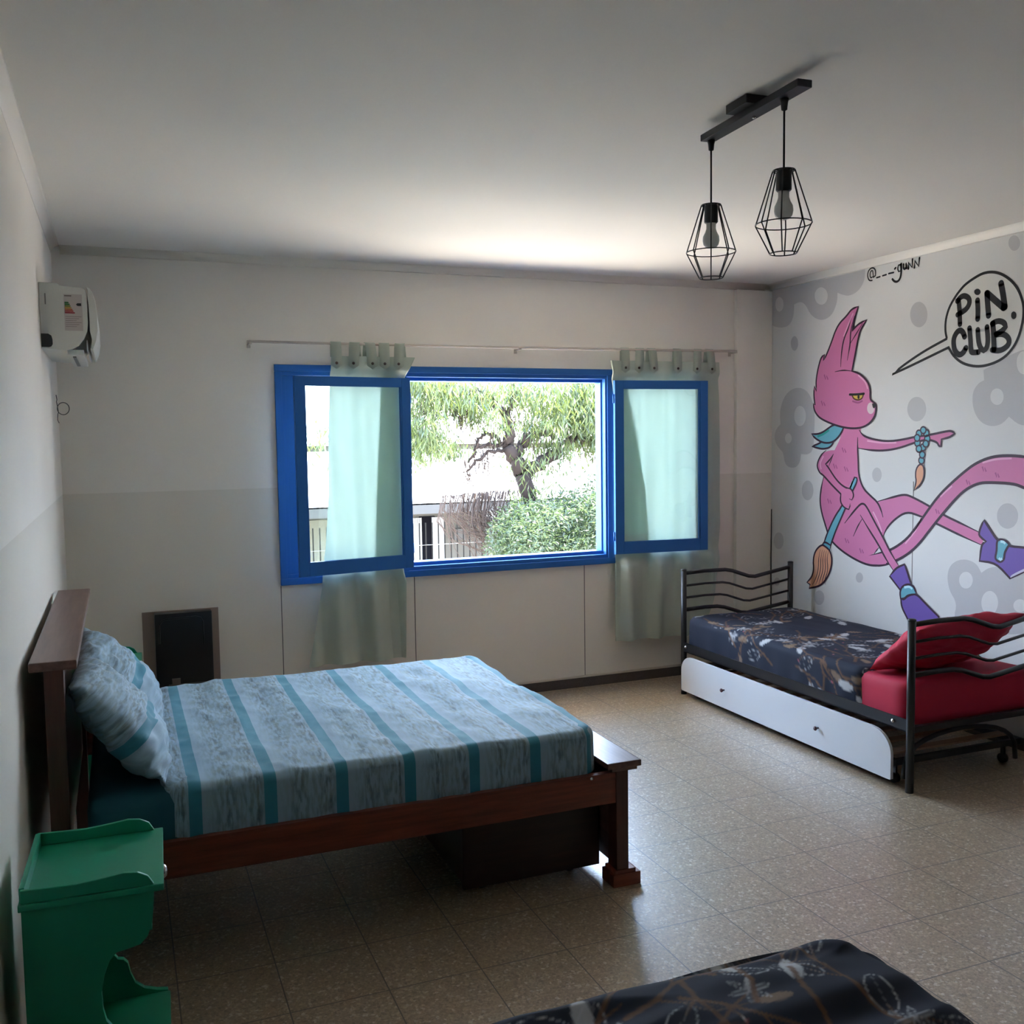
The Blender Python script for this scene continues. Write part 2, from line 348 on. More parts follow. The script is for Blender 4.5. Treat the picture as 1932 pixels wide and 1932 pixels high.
# ------------------------------------------------------------------ window
def win_frame():
    m = MB()
    def ring(x0, x1, z0, z1, w, y0, y1, b=.004):
        m.box(x0, x1, y0, y1, z1 - w, z1, bev=b); m.box(x0, x1, y0, y1, z0, z0 + w, bev=b)
        m.box(x0, x0 + w, y0, y1, z0 + w, z1 - w, bev=b); m.box(x1 - w, x1, y0, y1, z0 + w, z1 - w, bev=b)
    ring(1.150, 4.130, .823, 2.121, .040, -.024, .0005)
    ring(1.1655, 4.1145, .8385, 2.1055, .048, -.012, .13)
    ring(1.213, 4.067, .886, 2.058, .022, .030, .12)
    m.box(1.20, 1.285, -.004, .10, .886, 2.058, bev=.004); m.box(3.995, 4.075, -.004, .10, .886, 2.058, bev=.004)
    m.box(1.285, 1.297, .010, .09, .908, 2.036, bev=.003)
    for x0, x1 in ((1.885, 1.947), (3.308, 3.372)):
        m.box(x0, x1, -.012, .13, .886, 2.058, bev=.004)
        m.box(x0 - .010, x1 + .010, .035, .115, .908, 2.036, bev=.003)
        m.box(x0 + .014, x1 - .014, -.022, -.010, .86, 2.08, bev=.003)
    return m
win = thing('window_1', 'wide blue three-part window with both casements folded open', 'window', (2.64, 0, .823), kind='structure')
win_frame().build('window_frame', M_blue, win)
for x0, x1 in ((1.29, 1.875), (3.382, 4.0)):
    MB().box(x0, x1, .072, .076, .908, 2.036).build('pane', M_glass, win)
def sash(hx, hy, sgn, ang, w=.685, z0=.89, z1=2.045):
    M = Matrix.Translation((hx, hy, 0)) @ Matrix.Rotation(-sgn * math.radians(ang), 4, 'Z')
    m = MB(); t = .014
    def b(a0, a1, c0, c1, y0=-t, y1=t, bev=.003):
        x = sorted((sgn * a0, sgn * a1)); m.box(x[0], x[1], y0, y1, c0, c1, bev=bev, M=M)
    b(0, .058, z0, z1); b(w - .058, w, z0, z1); b(.058, w - .058, z1 - .056, z1); b(.058, w - .058, z0, z0 + .082)
    b(.058, .066, z0 + .082, z1 - .056, -.008, .008, 0); b(w - .066, w - .058, z0 + .082, z1 - .056, -.008, .008, 0)
    s = m.build('window_sash', M_blue, win)
    g = MB(); x = sorted((sgn * .06, sgn * (w - .06))); g.box(x[0], x[1], -.002, .002, z0 + .08, z1 - .054, M=M)
    g.build('pane', M_glass, s)
    hg = MB()
    for z in (z0 + .12, z1 - .12): hg.tube([(hx - sgn * .004, hy, z - .03), (hx - sgn * .004, hy, z + .03)], .006, 8)
    hg.build('hinge', M_blue, s)
    return s
sash(1.944, -.074, -1, 9.0, .722)
sash(3.345, -.070, 1, 5.0)
rel(win)

# unseen eave, added to keep direct sun out of the window
structure(MB().box(-1.5, 7.0, .2, 1.15, 2.75, 2.9), 'trim_7', M_ceil, 'added unseen eave blocking direct sun above the window', 'eave')

# ------------------------------------------------------------------ curtains
def zsag(x): return 2.243 + .012 * (x - 1.0) / 3.3 - .006 * math.sin(math.pi * (x - 1.0) / 3.3)
rodt = thing('curtain_rod', 'thin pale metal curtain rod above the blue window', 'curtain rod', (2.65, -.08, 2.25))
MB().tube([(x, -.080, zsag(x)) for x in np.linspace(1.006, 2.68, 18)], .0075, 10).build('rod', M_rod, rodt)
MB().tube([(x, -.080, zsag(x)) for x in np.linspace(2.66, 4.30, 18)], .0090, 10).build('rod_sleeve', M_rod, rodt)
for x in (1.012, 2.672, 4.294):
    MB().box(x - .008, x + .008, -.088, 0, zsag(x) - .014, zsag(x) - .004, bev=.002).box(x - .010, x + .010, -.006, 0, zsag(x) - .03, zsag(x) + .014, bev=.002).build('bracket', M_rod, rodt)
rel(rodt)

def smooth(a, b, x):
    t = max(0, min(1, (x - a) / (b - a))); return t * t * (3 - 2 * t)
def curtain(label, front, back, tabs, ztop, zbot, seed, hinge_x, hem_x=None):
    """front/back: functions of t (0 top..1 bottom) giving the x range of the front layer and the end of the folded-back layer"""
    root = thing('curtain', label, 'curtain', (hinge_x, -.04, ztop), 'sage green tab-top curtains either side of the window')
    NS, NT = 90, 110
    vs = []; fs = []
    for j in range(NT + 1):
        t = j / NT; z = ztop + (zbot - ztop) * t
        xa, xb = front(t); xc = back(t)
        for i in range(NS + 1):
            s = i / NS
            sf = .68
            if s <= sf: x = xa + (xb - xa) * (s / sf)
            else: x = xb + (xc - xb) * ((s - sf) / (1 - sf))
            d = abs(x - hinge_x)
            clear = min(1, d / .35)
            up = smooth(2.052, 2.105, z)           # above the casement
            dn = 1 - smooth(.80, .90, z)           # below the casement
            free = max(up, dn)
            wave = math.sin(x * 30 + seed + .9 * math.sin(3 * t + seed)) * .75 + math.sin(x * 57 + 2 * seed - t * 2) * .22 + (noise.noise(Vector((x * 5, t * 3, seed)))) * .5
            amp = (.004 + .024 * clear) * (1 - free) + free * (.012 + .026 * dn)
            y0 = -.043 * (1 - free) + free * (-.080 * (up > dn) + -.060 * (dn >= up))
            if .9 > z: y0 = -.043 + (-.080 + .043) * dn
            if z > 2.05: y0 = -.043 + (-.080 + .043) * up
            if s <= sf: y = y0 - .004 - amp * max(-.9, wave)
            else: y = y0 + .010 - amp * .35 * wave
            y = min(y, -.0265 if .80 < z < 2.14 else -.004)
            lim = -.058 - d * .05
            if .88 < z < 2.05: y = max(y, lim + .002)
            vs.append((x, y, z))
    n = NS + 1
    for j in range(NT):
        for i in range(NS): fs.append((j * n + i, j * n + i + 1, (j + 1) * n + i + 1, (j + 1) * n + i))
    mb = MB(); mb.add(vs, fs, True); p = mb.build('panel', M_curtain, root)
    # hem stitched at the bottom
    for k, tx in enumerate(tabs):
        w = .031; zt = zsag(tx) + .009
        m = MB()
        prof = [(-.094, 2.115), (-.096, 2.16), (-.091, 2.22), (-.087, zt - .004), (-.080, zt + .003), (-.073, zt - .004), (-.070, 2.21), (-.070, 2.165)]
        a = []; f = []
        for i, (y, z) in enumerate(prof):
            lean = .004 * math.sin(k * 2.1) * i
            a += [(tx - w + lean, y, z), (tx + w + lean, y, z)]
        for i in range(len(prof) - 1): f.append((2 * i, 2 * i + 1, 2 * i + 3, 2 * i + 2))
        a += [(tx, -.094, 2.094)]; f.append((0, 1, len(a) - 1))
        m.add(a, f, True); tb = m.build('tab', M_curtain, root)
        md = tb.modifiers.new('thick', 'SOLIDIFY'); md.thickness = .002
        MB().lathe([(0, 0), (.0085, 0), (.0085, .003), (.006, .005), (0, .005)], (tx, -.096, 2.128), 14, Matrix.Rotation(math.pi / 2, 4, 'X')).build('button', mat('brown_button', (.05, .028, .02, 1), .4, vary=.1), tb)
    rel(root)
    return root
lerp = lambda a, b, t: a + (b - a) * t
def pl(ts, xs): return lambda t: float(np.interp(t, ts, xs))
fl = pl([0, .25, .45, .62, .75, 1], [1.470, 1.445, 1.435, 1.415, 1.385, 1.285]); fr = pl([0, .06, .12, .6, 1], [1.985, 1.93, 1.895, 1.892, 1.885])
fb = pl([0, .1, .6, 1], [1.80, 1.775, 1.715, 1.66])
curtain('sage green tab curtain behind the left open casement', lambda t: (fl(t), fr(t)), fb, (1.50, 1.60, 1.715, 1.79, 1.875), 2.170, .335, 1.0, 1.93)
gl = pl([0, .08, .2, 1], [3.318, 3.350, 3.37, 3.345]); gr_ = pl([0, .12, .4, .6, .75, 1], [4.150, 4.165, 4.185, 4.200, 4.170, 4.02])
gb = pl([0, .1, .2, .45, .6, 1], [3.42, 3.46, 3.50, 3.60, 3.62, 3.64])
curtain('sage green tab curtain behind the right open casement, its hem beside the black bed', lambda t: (gr_(t), gl(t)), gb, (3.42, 3.52, 3.635, 3.82, 3.97, 4.09), 2.175, .300, 4.3, 3.36)

# ------------------------------------------------------------------ mural
def chaikin(pts, closed, it=2):
    pts = [Vector(p) for p in pts]
    for _ in range(it):
        n = len(pts); out = []
        for i in range(n):
            if not closed and i in (0, n - 1): out.append(pts[i]); continue
            a, b, c = pts[i - 1], pts[i], pts[(i + 1) % n]
            u = (b - a); v = (c - b)
            if u.length < 1e-6 or v.length < 1e-6: out.append(b); continue
            ang = u.angle(v)
            if ang > math.radians(62): out.append(b)
            else: out += [b.lerp(a, .25), b.lerp(c, .25)]
        pts = out
    return pts
PAINT = {'grey': (.50, .50, .505, 1), 'wall': (.70, .70, .685, 1), 'pink': (.60, .18, .36, 1), 'ink': (.035, .010, .03, 1), 'black': (.008, .008, .01, 1), 'cyan': (.13, .40, .50, 1), 'orange': (.72, .36, .22, 1),
         'purple': (.155, .090, .38, 1), 'teal2': (.02, .30, .27, 1), 'pale': (.72, .58, .62, 1), 'yellow': (.62, .42, .07, 1), 'brown': (.10, .04, .01, 1), 'mauve': (.36, .085, .22, 1), 'sole': (.55, .52, .68, 1), 'lightpink': (.78, .38, .58, 1), 'palecyan': (.50, .78, .84, 1), 'bubble': (.69, .69, .65, 1)}
for k in PAINT:
    if k not in ('wall',): MATS['paint_' + k] = mat('paint_' + k, PAINT[k], .55, vary=.05, vscale=3, spec=.3)
MATS['paint_wall'] = MATS['mural_wall_paint']
MURAL = [('grey_flower',0,'f','grey',0,[[-0.001,2.694],[-0.487,2.684],[-0.959,2.687],[-0.954,2.617],[-0.903,2.562],[-0.818,2.542],[-0.744,2.564],[-0.709,2.58],[-0.706,2.516],[-0.656,2.438],[-0.556,2.417],[-0.453,2.462],[-0.392,2.548],[-0.339,2.574],[-0.274,2.563],[-0.27,2.485],[-0.232,2.429],[-0.152,2.416],[-0.062,2.433],[-0.007,2.465]]),
('grey_flower',1,'f','wall',0,[[-0.158,2.579],[-0.157,2.565],[-0.151,2.552],[-0.143,2.543],[-0.132,2.536],[-0.12,2.534],[-0.107,2.535],[-0.094,2.541],[-0.083,2.55],[-0.075,2.562],[-0.069,2.576],[-0.067,2.591],[-0.069,2.605],[-0.074,2.617],[-0.083,2.627],[-0.093,2.633],[-0.106,2.636],[-0.119,2.634],[-0.131,2.628],[-0.142,2.619],[-0.151,2.607],[-0.156,2.593]]),
('grey_flower',1,'f','wall',0,[[-0.616,2.572],[-0.613,2.556],[-0.606,2.543],[-0.594,2.532],[-0.579,2.525],[-0.561,2.523],[-0.543,2.526],[-0.525,2.533],[-0.509,2.543],[-0.497,2.558],[-0.489,2.573],[-0.486,2.59],[-0.488,2.606],[-0.496,2.62],[-0.508,2.63],[-0.523,2.637],[-0.541,2.639],[-0.56,2.636],[-0.577,2.629],[-0.593,2.618],[-0.605,2.604],[-0.613,2.588]]),
('grey_flower',0,'f','grey',0,[[-0.134,1.748],[-0.122,1.841],[-0.173,1.941],[-0.252,1.987],[-0.346,1.994],[-0.43,1.958],[-0.483,1.878],[-0.499,1.789],[-0.493,1.682],[-0.487,1.565],[-0.428,1.533],[-0.359,1.539],[-0.349,1.484],[-0.313,1.448],[-0.258,1.44],[-0.194,1.456],[-0.169,1.522],[-0.164,1.548],[-0.094,1.594],[-0.064,1.646],[-0.077,1.708]]),
('grey_flower',1,'f','wall',0,[[-0.406,1.797],[-0.404,1.777],[-0.397,1.76],[-0.386,1.745],[-0.371,1.735],[-0.355,1.729],[-0.337,1.73],[-0.32,1.736],[-0.305,1.747],[-0.293,1.762],[-0.285,1.78],[-0.283,1.8],[-0.285,1.82],[-0.292,1.838],[-0.304,1.853],[-0.318,1.863],[-0.335,1.868],[-0.353,1.867],[-0.37,1.861],[-0.385,1.85],[-0.396,1.835],[-0.404,1.816]]),
('grey_flower',1,'f','wall',0,[[-0.258,1.646],[-0.256,1.636],[-0.252,1.627],[-0.245,1.62],[-0.237,1.614],[-0.227,1.611],[-0.216,1.611],[-0.206,1.614],[-0.197,1.62],[-0.19,1.628],[-0.186,1.637],[-0.184,1.647],[-0.185,1.657],[-0.19,1.666],[-0.196,1.674],[-0.205,1.679],[-0.215,1.682],[-0.226,1.682],[-0.236,1.679],[-0.245,1.673],[-0.252,1.666],[-0.256,1.656]]),
('grey_flower',0,'f','grey',0,[[-1.875,1.948],[-1.869,2.003],[-1.93,2.026],[-2.048,2.074],[-2.144,2.095],[-2.222,2.059],[-2.272,1.8],[-2.19,1.699],[-2.103,1.701],[-2.039,1.748],[-1.994,1.707],[-1.92,1.697],[-1.847,1.729],[-1.802,1.802],[-1.799,1.889],[-1.837,1.935]]),
('grey_flower',1,'f','wall',0,[[-2.003,1.854],[-2.002,1.842],[-1.997,1.831],[-1.99,1.821],[-1.98,1.815],[-1.968,1.812],[-1.956,1.813],[-1.944,1.817],[-1.934,1.824],[-1.925,1.834],[-1.92,1.845],[-1.918,1.858],[-1.919,1.87],[-1.924,1.881],[-1.932,1.891],[-1.942,1.897],[-1.954,1.9],[-1.966,1.899],[-1.977,1.895],[-1.988,1.888],[-1.996,1.878],[-2.001,1.866]]),
('grey_flower',1,'f','wall',0,[[-2.165,2.019],[-2.164,2.003],[-2.159,1.988],[-2.152,1.975],[-2.142,1.967],[-2.13,1.963],[-2.117,1.964],[-2.105,1.969],[-2.094,1.979],[-2.086,1.993],[-2.08,2.009],[-2.078,2.026],[-2.079,2.043],[-2.084,2.058],[-2.092,2.07],[-2.102,2.079],[-2.114,2.082],[-2.126,2.081],[-2.139,2.075],[-2.149,2.065],[-2.158,2.052],[-2.163,2.036]]),
('grey_flower',0,'f','grey',0,[[-1.647,0.857],[-1.666,0.918],[-1.722,0.957],[-1.793,0.967],[-1.853,0.948],[-1.884,0.903],[-1.931,0.937],[-1.997,0.952],[-2.08,0.935],[-2.178,0.931],[-2.282,0.892],[-2.303,0.745],[-2.264,0.648],[-2.044,0.585],[-1.752,0.573],[-1.7,0.623],[-1.723,0.71],[-1.664,0.776]]),
('grey_flower',1,'f','wall',0,[[-1.828,0.856],[-1.826,0.842],[-1.821,0.829],[-1.813,0.818],[-1.802,0.809],[-1.789,0.804],[-1.775,0.802],[-1.762,0.804],[-1.751,0.809],[-1.742,0.819],[-1.736,0.83],[-1.733,0.843],[-1.735,0.857],[-1.74,0.87],[-1.749,0.881],[-1.76,0.89],[-1.773,0.895],[-1.786,0.897],[-1.799,0.895],[-1.811,0.889],[-1.82,0.88],[-1.826,0.868]]),
('grey_flower',1,'f','wall',0,[[-1.998,0.755],[-1.996,0.737],[-1.99,0.719],[-1.981,0.703],[-1.968,0.691],[-1.953,0.684],[-1.937,0.681],[-1.922,0.684],[-1.908,0.692],[-1.898,0.704],[-1.891,0.72],[-1.888,0.739],[-1.89,0.757],[-1.896,0.775],[-1.906,0.791],[-1.919,0.803],[-1.934,0.81],[-1.95,0.813],[-1.965,0.809],[-1.978,0.801],[-1.989,0.789],[-1.995,0.773]]),
('grey_flower',1,'f','wall',0,[[-2.174,0.766],[-2.173,0.756],[-2.168,0.747],[-2.161,0.738],[-2.152,0.731],[-2.141,0.727],[-2.129,0.725],[-2.118,0.726],[-2.109,0.73],[-2.101,0.736],[-2.096,0.745],[-2.094,0.754],[-2.095,0.764],[-2.1,0.774],[-2.107,0.782],[-2.117,0.789],[-2.128,0.794],[-2.139,0.795],[-2.15,0.794],[-2.159,0.79],[-2.167,0.784],[-2.172,0.776]]),
('grey_dot',0,'f','grey',0,[[-0.319,2.293],[-0.318,2.279],[-0.313,2.267],[-0.306,2.257],[-0.297,2.25],[-0.286,2.247],[-0.275,2.248],[-0.264,2.253],[-0.255,2.262],[-0.247,2.273],[-0.243,2.286],[-0.241,2.301],[-0.242,2.315],[-0.247,2.327],[-0.254,2.337],[-0.263,2.344],[-0.274,2.347],[-0.285,2.346],[-0.296,2.341],[-0.305,2.332],[-0.313,2.321],[-0.317,2.307]]),
('grey_dot',0,'f','grey',0,[[-1.469,2.348],[-1.467,2.327],[-1.46,2.309],[-1.448,2.295],[-1.432,2.285],[-1.414,2.281],[-1.395,2.284],[-1.377,2.292],[-1.36,2.305],[-1.347,2.322],[-1.339,2.343],[-1.335,2.364],[-1.338,2.385],[-1.345,2.403],[-1.358,2.417],[-1.374,2.427],[-1.392,2.43],[-1.411,2.428],[-1.429,2.419],[-1.445,2.406],[-1.458,2.388],[-1.466,2.369]]),
('grey_dot',0,'f','grey',0,[[-1.472,1.807],[-1.469,1.787],[-1.461,1.769],[-1.448,1.754],[-1.431,1.743],[-1.411,1.738],[-1.391,1.738],[-1.37,1.744],[-1.352,1.756],[-1.338,1.772],[-1.329,1.791],[-1.325,1.812],[-1.328,1.832],[-1.336,1.851],[-1.35,1.866],[-1.367,1.876],[-1.387,1.881],[-1.408,1.88],[-1.428,1.874],[-1.446,1.862],[-1.46,1.846],[-1.468,1.827]]),
('grey_dot',0,'f','grey',0,[[-2.082,2.636],[-2.081,2.625],[-2.077,2.616],[-2.07,2.608],[-2.062,2.604],[-2.052,2.602],[-2.042,2.604],[-2.032,2.609],[-2.024,2.617],[-2.017,2.627],[-2.012,2.638],[-2.01,2.649],[-2.011,2.66],[-2.015,2.67],[-2.022,2.677],[-2.03,2.681],[-2.04,2.683],[-2.05,2.681],[-2.06,2.676],[-2.069,2.668],[-2.075,2.658],[-2.08,2.647]]),
('grey_dot',0,'f','grey',0,[[-1.124,1.417],[-1.123,1.405],[-1.118,1.393],[-1.111,1.383],[-1.101,1.376],[-1.09,1.372],[-1.078,1.371],[-1.067,1.374],[-1.057,1.381],[-1.049,1.391],[-1.044,1.402],[-1.042,1.415],[-1.043,1.428],[-1.048,1.44],[-1.056,1.45],[-1.065,1.457],[-1.077,1.461],[-1.088,1.461],[-1.1,1.457],[-1.11,1.451],[-1.117,1.441],[-1.122,1.43]]),
('grey_dot',0,'f','grey',0,[[-0.491,1.294],[-0.489,1.275],[-0.482,1.257],[-0.471,1.242],[-0.457,1.231],[-0.44,1.225],[-0.423,1.224],[-0.406,1.229],[-0.391,1.238],[-0.38,1.252],[-0.372,1.27],[-0.37,1.289],[-0.372,1.308],[-0.379,1.326],[-0.39,1.341],[-0.405,1.352],[-0.421,1.358],[-0.439,1.359],[-0.455,1.354],[-0.47,1.344],[-0.481,1.33],[-0.488,1.313]]),
('grey_dot',0,'f','grey',0,[[-0.177,0.924],[-0.175,0.906],[-0.168,0.89],[-0.158,0.876],[-0.145,0.866],[-0.129,0.859],[-0.113,0.858],[-0.098,0.861],[-0.084,0.869],[-0.073,0.881],[-0.067,0.896],[-0.064,0.913],[-0.066,0.931],[-0.073,0.947],[-0.083,0.961],[-0.097,0.972],[-0.112,0.978],[-0.128,0.979],[-0.144,0.976],[-0.157,0.967],[-0.168,0.955],[-0.174,0.94]]),
('grey_dot',0,'f','grey',0,[[-0.974,0.762],[-0.973,0.753],[-0.969,0.744],[-0.963,0.736],[-0.955,0.73],[-0.946,0.726],[-0.937,0.725],[-0.928,0.726],[-0.92,0.73],[-0.914,0.737],[-0.909,0.745],[-0.908,0.754],[-0.909,0.763],[-0.913,0.772],[-0.919,0.78],[-0.927,0.786],[-0.936,0.79],[-0.945,0.791],[-0.954,0.789],[-0.962,0.785],[-0.968,0.779],[-0.972,0.771]]),
('grey_dot',0,'f','grey',0,[[-0.611,0.58],[-0.609,0.566],[-0.603,0.553],[-0.594,0.54],[-0.582,0.531],[-0.568,0.525],[-0.553,0.523],[-0.539,0.524],[-0.527,0.53],[-0.517,0.54],[-0.51,0.552],[-0.508,0.565],[-0.51,0.58],[-0.516,0.593],[-0.526,0.606],[-0.538,0.615],[-0.552,0.621],[-0.567,0.623],[-0.581,0.621],[-0.593,0.615],[-0.603,0.606],[-0.609,0.594]]),
('grey_dot',0,'f','grey',0,[[-2.11,1.23],[-2.108,1.211],[-2.101,1.193],[-2.089,1.177],[-2.074,1.166],[-2.056,1.159],[-2.037,1.157],[-2.018,1.162],[-2.002,1.171],[-1.989,1.185],[-1.98,1.202],[-1.977,1.221],[-1.979,1.241],[-1.987,1.259],[-1.999,1.274],[-2.015,1.286],[-2.033,1.292],[-2.052,1.293],[-2.07,1.289],[-2.086,1.279],[-2.099,1.266],[-2.107,1.249]]),
('grey_dot',0,'f','grey',0,[[-0.137,0.627],[-0.136,0.618],[-0.132,0.61],[-0.126,0.603],[-0.118,0.597],[-0.109,0.594],[-0.099,0.593],[-0.09,0.594],[-0.082,0.597],[-0.076,0.603],[-0.072,0.61],[-0.07,0.618],[-0.071,0.627],[-0.075,0.635],[-0.082,0.642],[-0.09,0.648],[-0.099,0.651],[-0.108,0.652],[-0.117,0.651],[-0.125,0.648],[-0.132,0.642],[-0.136,0.635]]),
('back_leg',2,'f','pink',0,[[-1.093,1.252],[-1.203,1.28],[-1.309,1.306],[-1.367,1.297],[-1.514,1.245],[-1.617,1.201],[-1.738,1.164],[-1.878,1.12],[-1.898,1.088],[-1.88,1.056],[-1.739,1.095],[-1.571,1.147],[-1.438,1.185],[-1.335,1.204],[-1.241,1.154],[-1.17,1.09],[-1.14,1.029],[-1.096,1.098]]),
('back_leg',3,'s','ink',0.013,[[-1.093,1.252],[-1.203,1.28],[-1.309,1.306],[-1.367,1.297],[-1.514,1.245],[-1.617,1.201],[-1.738,1.164],[-1.878,1.12]]),
('back_leg',3,'s','ink',0.013,[[-1.88,1.056],[-1.739,1.095],[-1.571,1.147],[-1.438,1.185],[-1.335,1.204],[-1.241,1.154],[-1.17,1.09],[-1.14,1.029]]),
('tail',4,'f','pink',0,[[-1.011,0.847],[-1.1,0.851],[-1.199,0.875],[-1.329,0.936],[-1.43,1.012],[-1.528,1.123],[-1.622,1.222],[-1.683,1.284],[-1.763,1.353],[-1.851,1.392],[-1.928,1.399],[-2.076,1.398],[-2.14,1.38],[-2.226,1.342],[-2.246,1.521],[-2.136,1.541],[-2.017,1.545],[-1.924,1.534],[-1.829,1.499],[-1.751,1.449],[-1.65,1.373],[-1.578,1.311],[-1.514,1.241],[-1.417,1.123],[-1.338,1.038],[-1.221,0.965],[-1.105,0.926],[-1.017,0.905]]),
('tail',5,'s','ink',0.016,[[-1.011,0.847],[-1.1,0.851],[-1.199,0.875],[-1.329,0.936],[-1.43,1.012],[-1.528,1.123],[-1.622,1.222],[-1.683,1.284],[-1.763,1.353],[-1.851,1.392],[-1.928,1.399],[-2.076,1.398],[-2.14,1.38],[-2.226,1.342]]),
('tail',5,'s','ink',0.016,[[-2.246,1.521],[-2.136,1.541],[-2.017,1.545],[-1.924,1.534],[-1.829,1.499],[-1.751,1.449],[-1.65,1.373],[-1.578,1.311],[-1.514,1.241],[-1.417,1.123],[-1.338,1.038],[-1.221,0.965],[-1.105,0.926],[-1.017,0.905]]),
('torso',6,'f','pink',0,[[-0.77,1.735],[-0.944,1.732],[-0.938,1.677],[-0.919,1.64],[-0.914,1.585],[-0.919,1.502],[-0.923,1.41],[-0.964,1.328],[-1.029,1.285],[-1.093,1.248],[-1.131,1.191],[-1.148,1.111],[-1.144,1.048],[-1.104,0.963],[-1.067,0.922],[-1.017,0.905],[-1.111,0.927],[-1.161,0.941],[-1.174,0.869],[-1.1,0.851],[-1.011,0.847],[-0.906,0.868],[-0.797,0.904],[-0.713,0.944],[-0.656,0.987],[-0.619,1.061],[-0.574,1.156],[-0.558,1.233],[-0.572,1.322],[-0.592,1.4],[-0.648,1.498],[-0.704,1.575],[-0.758,1.651]]),
('torso',7,'s','ink',0.013,[[-0.912,1.649],[-0.911,1.585],[-0.919,1.502],[-0.923,1.41],[-0.964,1.328],[-1.029,1.285],[-1.093,1.248],[-1.125,1.2],[-1.142,1.156]]),
('torso',7,'s','ink',0.014,[[-0.595,1.391],[-0.572,1.322],[-0.558,1.233],[-0.574,1.156],[-0.619,1.061],[-0.656,0.987],[-0.713,0.944],[-0.797,0.904],[-0.906,0.868],[-1.011,0.847],[-1.1,0.851],[-1.193,0.874]]),
('torso',7,'s','ink',0.01,[[-1.067,0.92],[-1.092,0.948],[-1.117,0.973]]),
('pointing_arm',8,'f','pink',0,[[-0.919,1.677],[-0.931,1.691],[-0.958,1.658],[-1.048,1.635],[-1.172,1.621],[-1.291,1.631],[-1.405,1.65],[-1.505,1.658],[-1.622,1.677],[-1.663,1.679],[-1.684,1.664],[-1.654,1.644],[-1.591,1.632],[-1.587,1.59],[-1.516,1.628],[-1.45,1.627],[-1.383,1.612],[-1.268,1.581],[-1.149,1.565],[-1.024,1.567],[-0.918,1.58]]),
('pointing_arm',9,'s','ink',0.013,[[-0.925,1.695],[-0.958,1.658],[-1.048,1.635],[-1.172,1.621],[-1.291,1.631],[-1.405,1.65],[-1.505,1.658],[-1.622,1.677],[-1.663,1.679],[-1.684,1.664],[-1.654,1.644],[-1.591,1.632],[-1.587,1.59],[-1.571,1.595],[-1.56,1.615],[-1.505,1.63],[-1.45,1.627],[-1.383,1.612],[-1.268,1.581],[-1.149,1.565],[-1.024,1.567],[-0.918,1.58]]),
('front_leg',8,'f','pink',0,[[-0.874,1.156],[-0.927,1.215],[-0.959,1.233],[-0.992,1.224],[-1.057,1.141],[-1.147,1.03],[-1.209,0.946],[-1.277,0.873],[-1.236,0.837],[-1.167,0.906],[-1.11,0.981],[-1.02,1.074],[-0.954,1.143],[-0.916,1.084],[-0.883,1.016]]),
('front_leg',9,'s','ink',0.013,[[-0.801,1.094],[-0.861,1.155],[-0.927,1.215],[-0.959,1.233],[-0.992,1.224],[-1.057,1.141],[-1.147,1.03],[-1.209,0.946],[-1.277,0.873]]),
('front_leg',9,'s','ink',0.013,[[-1.236,0.837],[-1.167,0.906],[-1.11,0.981],[-1.02,1.074],[-0.943,1.159]]),
('front_leg',9,'s','ink',0.012,[[-0.883,1.016],[-0.922,1.085],[-0.961,1.134]]),
('folded_arm',10,'f','pink',0,[[-0.647,1.565],[-0.704,1.566],[-0.691,1.513],[-0.649,1.46],[-0.706,1.385],[-0.818,1.322],[-0.865,1.319],[-0.886,1.278],[-0.866,1.249],[-0.853,1.211],[-0.84,1.187],[-0.793,1.198],[-0.758,1.234],[-0.764,1.282],[-0.679,1.336],[-0.592,1.4],[-0.53,1.448],[-0.54,1.497],[-0.583,1.546]]),
('folded_arm',13,'s','ink',0.013,[[-0.619,1.565],[-0.576,1.541],[-0.54,1.497],[-0.527,1.457],[-0.556,1.414],[-0.592,1.4],[-0.679,1.336],[-0.764,1.282],[-0.758,1.234],[-0.793,1.198],[-0.84,1.187],[-0.853,1.211],[-0.84,1.224]]),
('folded_arm',13,'s','ink',0.012,[[-0.69,1.542],[-0.655,1.503],[-0.613,1.473],[-0.635,1.459],[-0.706,1.385],[-0.763,1.344],[-0.818,1.322],[-0.865,1.319],[-0.886,1.278],[-0.866,1.249],[-0.846,1.256]]),
('folded_arm',13,'s','ink',0.01,[[-0.69,1.542],[-0.665,1.498],[-0.645,1.46]]),
('blue_brush',11,'f','cyan',0,[[-0.779,1.207],[-0.89,1.395],[-0.91,1.391],[-0.913,1.368],[-0.865,1.296],[-0.804,1.185],[-0.712,1.03],[-0.657,0.909],[-0.599,0.935],[-0.634,1.014],[-0.71,1.136]]),
('blue_brush',12,'c','ink',0.013,[[-0.779,1.207],[-0.89,1.395],[-0.91,1.391],[-0.913,1.368],[-0.865,1.296],[-0.804,1.185],[-0.712,1.03],[-0.657,0.909],[-0.599,0.935],[-0.634,1.014],[-0.71,1.136]]),
('blue_brush',13,'f','cyan',0,[[-0.587,0.939],[-0.616,0.958],[-0.671,0.938],[-0.663,0.904]]),
('blue_brush',14,'c','ink',0.013,[[-0.587,0.939],[-0.616,0.958],[-0.671,0.938],[-0.663,0.904]]),
('blue_brush',14,'f','orange',0,[[-0.584,0.936],[-0.526,0.896],[-0.497,0.833],[-0.505,0.755],[-0.484,0.702],[-0.436,0.661],[-0.469,0.65],[-0.457,0.623],[-0.574,0.654],[-0.645,0.722],[-0.68,0.795],[-0.686,0.854],[-0.664,0.905],[-0.621,0.925]]),
